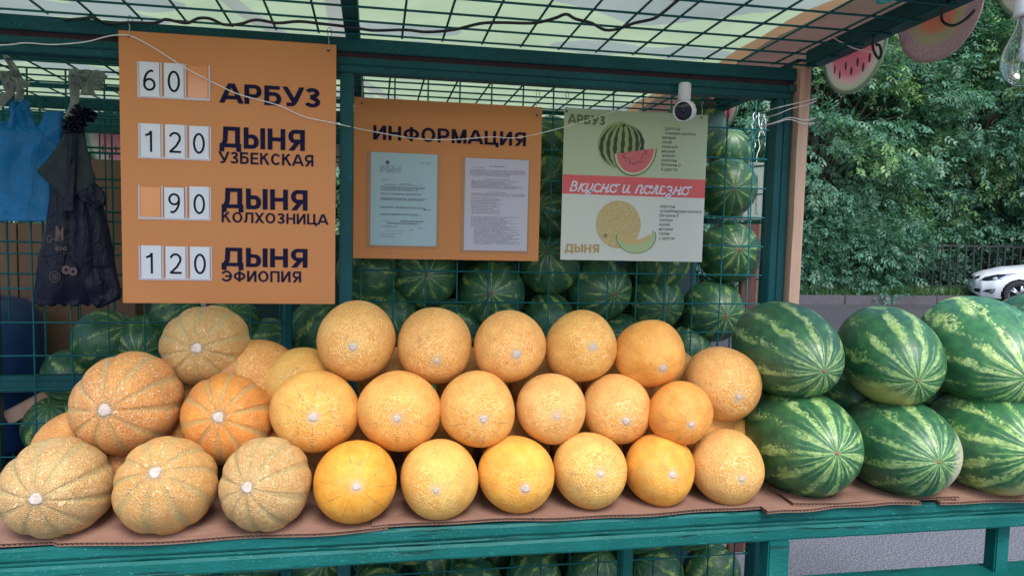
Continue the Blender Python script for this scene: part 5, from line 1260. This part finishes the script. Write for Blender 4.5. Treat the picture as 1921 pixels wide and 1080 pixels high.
tag(MB().tube(smooth_pts(c, 6), .0030, 6).build('cable_loop', MAT['cable'], None, True), 'long black cable loop hanging from the right roof beam', 'cable')
c = [at(x, y, X=1.14) for x, y in ((1637, 66), (1638, 92), (1648, 110), (1653, 100), (1650, 86), (1643, 84))]
tag(MB().tube(smooth_pts(c, 6), .0032, 6).build('cable_tie', MAT['cable'], None, True), 'short black tie looped round the right roof beam', 'cable tie')
c = [at(x, y, X=1.138) for x, y in ((1500, 90), (1555, 72), (1575, 78), (1605, 92), (1638, 98))]
tag(MB().tube(smooth_pts(c, 6), .0016, 5).build('grey_string', MAT['string'], None, True), 'short greyish string stretched from the awning mesh to the beam', 'string')
rr = random.Random(9); b = MB(); p = at(1657, 1, Z=1.93)
for k in range(7):
    a_ = rr.uniform(0, 6.28); b.tube([p + Vector((rr.uniform(-.02, .02), rr.uniform(-.02, .02), 0)) for _ in range(3)], .005, 5)
MAT['aqua'] = plain('aqua_plastic', (.10, .50, .42), .3, .1); tag(b.build('plastic_scrap', MAT['aqua'], None, True), 'crumpled aqua plastic scrap caught on the awning mesh', 'plastic scrap')

# ------------------------------------------------------------------ white security camera
cm = empty('security_camera', at(1284, 200, Y=1.845), 'white round security camera with a black eye under the roof beam', 'camera')
p = at(1284, 178, Y=1.85); MB().lathe([(0, .03), (.014, .03), (.0165, .024), (.0165, -.012), (.011, -.02), (0, -.022)], 28, Matrix.Translation(p)).build('camera_mount', MAT['white_plastic'], cm, True)
q = at(1286, 208, Y=1.85); D_ = (at(1272, 211, Y=1.81) - q).normalized()
Mq = Matrix.Translation(q) @ D_.to_track_quat('Z', 'Y').to_matrix().to_4x4()
hd_ = MB().lathe([(0, -.034), (.012, -.032), (.022, -.022), (.0275, -.006), (.0285, .008), (.0265, .020), (.0245, .021), (.0235, .017)], 36, Mq).build('camera_head', MAT['white_plastic'], cm, True)
MB().lathe([(.0236, .0165), (.016, .0185), (.0, .0195)], 32, Mq).build('camera_face', MAT['lens'], cm, True)
MB().lathe([(.0065, .0205), (.006, .0225), (.0, .0235)], 20, Mq).build('lens', MAT['glass_dark'], cm, True)
# ------------------------------------------------------------------ bare bulb
MAT['glass'] = None
m = N('clear_glass'); m.set(color=(.95, .97, .98), rough=.0, trans=1.0, ior=1.45); MAT['glass'] = m.m
bl = empty('light_bulb', at(1925, 105, Y=.94), 'clear glass bulb with a white base hanging at the top right corner', 'light bulb')
c = at(1924, 117, Y=.94); Mb = Matrix.Translation(c)
pr = [(0, -.034), (.014, -.032), (.026, -.022), (.0325, -.006), (.0325, .006), (.029, .02), (.022, .036), (.016, .052), (.0135, .064)]
b = MB().lathe(pr, 36, Mb); b.lathe([(r_ * .955, z_ + (.0012 if i == 0 else 0)) for i, (r_, z_) in enumerate(pr)][::-1], 36, Mb); b.build('glass_envelope', MAT['glass'], bl, True, fix=False)
MB().lathe([(0, .064), (.0185, .064), (.0195, .068), (.0195, .105), (.014, .118), (0, .119)], 32, Mb).build('bulb_base', MAT['white_plastic'], bl, True)
MB().lathe([(.0, .0), (.007, .002), (.0085, .02), (.007, .045), (.011, .062), (0, .063)], 20, Mb).build('filament_stem', MAT['white_plastic'], bl, True)
MB().tube([c + Vector((0, 0, .118)), c + Vector((.004, .01, .3)), c + Vector((0, .0, .52))], .003, 6).build('bulb_cable', MAT['cable'], bl, True)

# ------------------------------------------------------------------ fruit slice pennants along the roof edge
def pennant_mat(name, kind):
    m = N(name); c = m.coord(); x, y, z = m.xyz(c)      # unit half disc in the y-z plane, centre at the top
    r_ = m.vm('LENGTH', m.comb(0.0, y, z)); col = (.6, .1, .1)
    if kind == 'w':
        col = m.mix(m.sm(r_, .60, .76), (.95, .46, .50), (.95, .74, .72)); col = m.mix(m.sm(r_, .76, .84), col, (.80, .82, .66)); col = m.mix(m.sm(r_, .90, .945), col, (.40, .50, .38))
    else:
        col = m.mix(m.sm(r_, .36, .52), (.80, .42, .28), (.60, .56, .36)); spk = m.math('MULTIPLY', m.sm(m.noise(c, 30, 2), .52, .6), m.sm(r_, .66, .72))
        col = m.mix(m.sm(r_, .60, .68), col, (.66, .50, .48)); col = m.mix(m.math('MULTIPLY', spk, .6), col, (.36, .26, .26))
    m.set(color=col, rough=.5); tr = m.n('BsdfTranslucent'); m.put(tr.inputs[0], col); mx = m.n('MixShader'); mx.inputs[0].default_value = .5
    m.l(m.b.outputs[0], mx.inputs[1]); m.l(tr.outputs[0], mx.inputs[2]); m.l(mx.outputs[0], m.out.inputs[0]); return m.m
MAT['pen_w'] = pennant_mat('watermelon_slice_print', 'w'); MAT['pen_m'] = pennant_mat('melon_slice_print', 'm')
def pennant(px0, px1, py_low, kind, label, X=1.215, dist_back=None, pts=None):
    """half disc hanging just outside the right roof beam"""
    if pts is None:
        a_, c_ = at(px0, 60, X=X), at(px1, 60, X=X); y0, y1 = a_.y, c_.y; pl = at((px0 + px1) / 2, py_low, X=X); zt_ = 1.955; R_y = abs(y0 - y1) / 2; R_z = zt_ - pl.z; ym = (y0 + y1) / 2; org = Vector((X, ym, zt_)); rot = 0
    else: org, R_y, R_z, rot = pts; 
    b = MB(); n = 28; rings = 8
    for s_ in (0, 1):
        b.v.append((.02 * s_ - .01, 0, 0))
        for r in range(1, rings + 1):
            for i in range(n + 1):
                t = math.pi + math.pi * i / n; f_ = r / rings; b.v.append((.02 * s_ - .01 + (.05 * math.sin(f_ * 3) * math.sin(t * 2) * .3), f_ * math.cos(t), f_ * math.sin(t)))
    per = 1 + rings * (n + 1)
    for s_ in (0, 1):
        o_ = s_ * per
        for i in range(n): b.f.append((o_, o_ + 1 + i, o_ + 2 + i))
        for r in range(rings - 1):
            for i in range(n): q = o_ + 1 + r * (n + 1) + i; b.f.append((q, q + n + 1, q + n + 2, q + 1))
    q = 1 + (rings - 1) * (n + 1)
    for i in range(n): b.f.append((q + i, q + i + 1, per + q + i + 1, per + q + i))
    me = b.mesh('slice_pennant'); me.materials.append(MAT['pen_' + kind]); me.shade_smooth()
    bm = bmesh.new(); bm.from_mesh(me); bmesh.ops.recalc_face_normals(bm, faces=bm.faces[:]); bm.to_mesh(me); bm.free()
    o = bpy.data.objects.new('slice_pennant', me); COL.objects.link(o); o.location = org; o.scale = (.22, R_y, R_z); o.rotation_euler = (0, 0, rot)
    tag(o, label, 'pennant', 'fruit slice pennants along the roof edge')
    if kind == 'w':
        b = MB(); rr = random.Random(int(px0 or 1))
        for i in range(7):
            yy = -.55 + .18 * i; zz = -.42 - .14 * (i % 2)
            b.lathe([(0, 0), (1, 0), (1, .01), (0, .012)], 10, Matrix.Translation((-.016, yy, zz)) @ Matrix.Rotation(-math.pi / 2, 4, 'Y') @ Matrix.Diagonal((.085, .024, 1, 1)))
        s_ = b.mesh('printed_seeds'); s_.materials.append(MAT['pg_dark2']); c = bpy.data.objects.new('printed_seeds', s_); COL.objects.link(c); c.parent = o; tag(c, kind='stuff')
    return o
MAT['pg_dark2'] = plain('seed_print', (.13, .10, .11), .6, .05)
pennant(1548, 1667, 173, 'w', 'watermelon slice pennant hanging under the beam, nearest the timber battens')
pennant(1686, 1842, 113, 'm', 'netted melon slice pennant hanging beside the black cable loop')
pennant(1866, 2060, 28, 'w', 'watermelon slice pennant cut off above the glass bulb')
_pp = at(1350, 249, X=1.215)
for i, (yy, kd, lab) in enumerate(((_pp.y, 'w', 'watermelon slice pennant on the rear right roof edge seen through the cage'), (2.95, 'm', 'melon slice pennant farther along the rear right roof edge'), (3.25, 'w', 'watermelon slice pennant at the far end of the right roof edge'))):
    pennant(None, None, None, kd, lab, pts=(Vector((1.215, yy, 1.90)), .13, 1.90 - _pp.z, 0))
for i in range(8):
    pennant(None, None, None, 'w' if i % 2 else 'm', '%s slice pennant on the back roof edge, %s from the left' % (('melon', 'watermelon')[i % 2], ('first', 'second', 'third', 'fourth', 'fifth', 'sixth', 'seventh', 'eighth')[i]), pts=(Vector((-1.45 + .35 * i, 3.57, 1.86)), .15, .22, math.pi / 2))

# ------------------------------------------------------------------ plastic bags hung on the mesh
def film(name, c, rough, trans=.0, alpha=1.0, scale=8, strength=.8):
    m = N(name); co_ = m.coord(); n1 = m.noise(co_, scale * 3, 4, .6, 1.5); n2 = m.noise(m.vm('MULTIPLY', co_, (3, 3, .7)), scale * 4, 3, .6, .8)
    col = m.mix(m.math('MULTIPLY', m.sm(n1, .45, .75), .4), c, tuple(min(1, x * 1.7 + .002) for x in c))
    m.set(color=col, rough=rough, normal=m.bump(m.math('ADD', n1, n2), strength, .01), spec=.28, alpha=alpha)
    if trans:
        tr = m.n('BsdfTranslucent'); m.put(tr.inputs[0], col); mx = m.n('MixShader'); mx.inputs[0].default_value = trans
        m.l(m.b.outputs[0], mx.inputs[1]); m.l(tr.outputs[0], mx.inputs[2]); m.l(mx.outputs[0], m.out.inputs[0])
    return m.m
MAT['blue_film'] = film('blue_bag_film', (.01, .21, .48), .28, .35, scale=6, strength=.45); MAT['black_film'] = film('black_bag_film', (.002, .003, .018), .40, scale=6, strength=.5)
MAT['matt_film'] = film('dark_green_grey_film', (.018, .03, .034), .6, strength=.3); MAT['white_film'] = film('thin_white_film', (.62, .64, .60), .35, .5, .8, 14)
MAT['gold_print'] = plain('gold_bag_print', (.11, .075, .035), .5, .1, 60); MAT['pink_print'] = plain('pink_bag_print', (.11, .06, .06), .5, .2, 60)
def bag(name, prof, Y, mat, parent, seed, thick=.02, folds=5, nx=26, ny=44, fold_amp=.006, ragged=0.0):
    """closed pillow of film; prof = [(py, px_left, px_right)] in the plane Y"""
    rr = random.Random(seed); ph = [rr.uniform(0, 6.28) for _ in range(6)]; b = MB()
    for s_ in (1, -1):
        for j in range(ny + 1):
            v = j / ny * (len(prof) - 1); i0 = min(int(v), len(prof) - 2); u = v - i0
            py = prof[i0][0] + (prof[i0 + 1][0] - prof[i0][0]) * u; l = prof[i0][1] + (prof[i0 + 1][1] - prof[i0][1]) * u; r = prof[i0][2] + (prof[i0 + 1][2] - prof[i0][2]) * u
            for i in range(nx + 1):
                f_ = i / nx; edge = (1 - (2 * f_ - 1) ** 4); vv = j / ny
                yv = py + (ragged * math.sin(f_ * 40 + ph[4]) * (1 if j == ny else 0)) 
                p = at(l + (r - l) * f_, yv, Y=Y)
                d_ = thick * edge * (.35 + .65 * math.sin(math.pi * min(1, vv * 1.05 + .05))) + fold_amp * edge * (math.sin(f_ * folds * 6.28 + ph[0] + 1.2 * math.sin(vv * 3 + ph[1])) * (1 - .5 * vv) + .6 * math.sin(vv * 9 + f_ * 4 + ph[2]))
                b.v.append((p.x, Y - s_ * abs(d_) if s_ == 1 else Y + abs(d_) * .35 + .001, p.z))
    per = (nx + 1) * (ny + 1)
    for s_ in (0, 1):
        for j in range(ny):
            for i in range(nx): q = s_ * per + j * (nx + 1) + i; b.f.append((q, q + 1, q + nx + 2, q + nx + 1) if s_ else (q, q + nx + 1, q + nx + 2, q + 1))
    rim = [j * (nx + 1) for j in range(ny + 1)] + [ny * (nx + 1) + i for i in range(1, nx + 1)] + [j * (nx + 1) + nx for j in range(ny - 1, -1, -1)] + [i for i in range(nx - 1, 0, -1)]
    for a_, c_ in zip(rim, rim[1:] + rim[:1]): b.f.append((a_, c_, c_ + per, a_ + per))
    return b.build(name, MAT[mat], parent, True)
BY = 2.272
def rosette(name, cx, cy, rx, ry, Y, mat, parent, seed, waves=9, depth=.016):
    """gathered, ragged fan of film seen from the front; sizes in photo pixels"""
    rr = random.Random(seed); c = at(cx, cy, Y=Y); sx = (at(cx + rx, cy, Y=Y).x - c.x); sz = (c.z - at(cx, cy + ry, Y=Y).z); b = MB(); nr, na = 9, 84
    jag = [rr.uniform(.72, 1.1) for _ in range(na)]; jag = [(jag[i] + jag[i - 1]) / 2 for i in range(na)]; ph = [rr.uniform(0, 6.28) for _ in range(4)]
    for s_ in (0, 1):
        for r in range(nr + 1):
            for i in range(na):
                a = 2 * math.pi * i / na; f_ = r / nr; rad = f_ * (1 + (jag[i] - 1) * f_) * (1 + .12 * math.sin(3 * a + ph[0]))
                d_ = depth * f_ * (math.sin(waves * a + ph[1] + 2 * f_) + .5 * math.sin((waves * 2 + 1) * a + ph[2] - 3 * f_)) + rr.uniform(-1, 1) * .0015 * f_
                b.v.append((c.x + sx * rad * math.cos(a), Y - .012 + .010 * f_ + d_ * .6 + s_ * .0012, c.z + sz * rad * math.sin(a)))
    per = (nr + 1) * na
    for s_ in (0, 1):
        for r in range(nr):
            for i in range(na): q = s_ * per + r * na + i; q2 = s_ * per + r * na + (i + 1) % na; b.f.append((q, q2, q2 + na, q + na))
    for i in range(na): q = nr * na + i; q2 = nr * na + (i + 1) % na; b.f.append((q, q2, q2 + per, q + per))
    return b.build(name, MAT[mat], parent, True, fix=False)
bb = empty('blue_plastic_bag', at(40, 220, Y=BY), 'blue plastic carrier bag hung by white film at the left edge', 'plastic bag')
bag('bag_body', [(228, -70, 62), (240, -80, 76), (242, -90, 92), (225, -95, 118) if 0 else (250, -95, 116), (275, -97, 117), (300, -97, 100), (330, -97, 96), (370, -97, 96), (400, -97, 95), (415, -97, 95)], BY, 'blue_film', bb, 3, .016, 4)
bag('bag_shoulder', [(209, 84, 119), (225, 78, 118), (250, 60, 117), (272, 50, 113)], BY - .004, 'blue_film', bb, 5, .008, 1, 10, 14, .003)
bag('bag_handle', [(188, 30, 52), (196, 18, 58), (206, 15, 56), (212, 20, 60), (232, 14, 66), (250, -10, 74)], BY - .006, 'blue_film', bb, 8, .018, 3, 16, 16, .006)
wt = empty('white_film_tie', at(35, 165, Y=BY), 'twisted white film knotted to the mesh above the blue bag', 'film tie')
def film_blob(name, prof, Y, parent, seed, thick=.02, mat='white_film'): return bag(name, prof, Y, mat, parent, seed, thick, 4, 16, 18, .008)
film_blob('film_end', [(102, 7, 13), (112, 9, 22), (128, 18, 34), (150, 28, 44)], BY - .004, wt, 1, .01)
film_blob('film_end', [(134, 2, 14), (145, 3, 32), (158, 4, 44), (170, 8, 40)], BY - .002, wt, 2, .012)
rosette('knot', 38, 160, 15, 16, BY - .02, 'white_film', wt, 53, 5, .014); rosette('film_end', 20, 150, 20, 20, BY - .006, 'white_film', wt, 54, 6, .015); film_blob('film_neck', [(172, 32, 46), (182, 30, 44), (192, 26, 44)], BY - .012, wt, 3, .01)
film_blob('film_end', [(164, 24, 34), (178, 4, 26), (190, -6, 14), (200, -10, 6)], BY - .006, wt, 4, .01)
kb = empty('black_plastic_bag', at(145, 260, Y=BY), 'black plastic bag with gold print knotted to the mesh beside the price board', 'plastic bag')
bag('bag_body', [(246, 118, 158), (290, 108, 166), (340, 96, 178), (380, 92, 192), (430, 84, 205), (480, 72, 214), (530, 66, 222), (558, 63, 227), (572, 62, 200)], BY - .012, 'black_film', kb, 11, .03, 3, 30, 50, .008, 3)
bag('bag_corner', [(500, 150, 214), (530, 156, 224), (548, 160, 228), (560, 166, 227), (577, 180, 190)], BY - .034, 'black_film', kb, 12, .012, 2, 16, 20, .005, 1)
fl = bag('folded_flap', [(250, 120, 157), (280, 104, 164), (300, 88, 170), (320, 68, 174), (335, 82, 180), (350, 100, 176), (362, 114, 150), (372, 120, 138)], BY - .044, 'matt_film', kb, 13, .008, 2, 24, 26, .004)
bag('dark_fold', [(250, 128, 145), (300, 126, 144), (350, 122, 142), (400, 118, 138)], BY - .056, 'black_film', kb, 14, .006, 1, 8, 20, .002)
bag('bag_hem', [(345, 150, 182), (360, 142, 196), (375, 146, 200), (385, 176, 198), (393, 178, 188)], BY - .040, 'black_film', kb, 15, .008, 2, 16, 12, .004, 1)
rr = random.Random(5)
rosette('ruffle', 156, 216, 27, 19, BY - .03, 'black_film', kb, 41, 8, .022); rosette('ruffle', 138, 232, 24, 14, BY - .04, 'black_film', kb, 42, 7, .02)
for k in range(0):
    cx, cy = 150, 222
    bag('ruffle', [(cy - 12, cx - 3, cx + 8), (cy - 4, cx - 12, cx + 16), (cy + 6, cx - 8, cx + 14), (cy + 14, cx - 2, cx + 5)], BY - .02 - .004 * k, 'black_film', kb, 20 + k, .01, 2, 10, 10, .006)
bag('neck', [(236, 112, 160), (246, 117, 160), (256, 120, 158)], BY - .03, 'black_film', kb, 30, .02, 4, 16, 8, .006)
wt2 = empty('white_film_tie', at(150, 160, Y=BY), 'bunched white film tie knotted to the mesh above the black bag', 'film tie')
rosette('bunched_film', 168, 152, 32, 25, BY - .02, 'white_film', wt2, 51, 7, .022); rosette('bunched_film', 148, 143, 18, 14, BY - .035, 'white_film', wt2, 52, 5, .015)
film_blob('film_tail', [(130, 130, 148), (145, 128, 150), (165, 132, 150), (190, 132, 148), (205, 128, 146), (222, 118, 134)], BY - .01, wt2, 7, .014)
# print on the black bag
KY_ = BY - .0485
def bprint(name, polys, mat, parent=kb, Y=KY_): return flat_polys(name, polys, lambda x, y: (lambda p: (p.x, p.z))(at(x, y, Y=Y)), mat, Y, parent)
def disc(cx, cy, r_, n=20): return [(cx + r_ * math.cos(2 * math.pi * i / n), cy - r_ * math.sin(2 * math.pi * i / n)) for i in range(n)]
def star(cx, cy, r_): return [(cx + r_ * (1 if i % 2 == 0 else .4) * math.sin(math.pi * i / 5), cy - r_ * (1 if i % 2 == 0 else .4) * math.cos(math.pi * i / 5)) for i in range(10)]
bprint('gold_disc', [(disc(124, 506, 8.5), 0), (disc(137, 509, 8.3), 3)], 'pink_print'); bprint('star_print', [(star(124, 506, 5), 6), (star(137, 509, 5), 6)], 'navy')
bprint('round_emblem', [(disc(103, 519, 10.5), 0)], 'gold_print'); bprint('emblem_ring', [(disc(103, 519, 9.2), 3)], 'navy')
eg = []
for q in ((-5, -5, 5, -3.6), (-5, -1, 5, .4), (-5, 3.4, 5, 4.8), (-5.5, -5, -4, 5), (-1, -5, .4, 1), (4, -5, 5.5, 5), (0, 0, 1.6, 6)): eg.append(([(103 + q[0], 519 + q[1]), (103 + q[2], 519 + q[1]), (103 + q[2], 519 + q[3]), (103 + q[0], 519 + q[3])], 6))
bprint('emblem_print', eg, 'gold_print')
bprint('letter_print', [([(104, 424), (108, 424), (113, 436), (117, 425), (119, 426), (119, 450), (115, 450), (114, 438), (110, 450), (108, 438), (108, 452), (104, 451)], 0)], 'pink_print')
bprint('scroll_print', [(q, i) for i, ln in enumerate((arc(93, 448, 5, 6, 40, 330), arc(101, 452, 7, 4, 180, 340), arc(110, 453, 6, 3, 180, 330))) for q in ribbon(ln, .8)], 'gold_print')
polys, W = word_polys('RIG', .11, .16); flat_polys('lettering', polys, lambda x, y: (lambda p: (p.x, p.z))(at(104 + x / W * 22, 470 - y * 8, Y=KY_)), 'pink_print', KY_, kb)
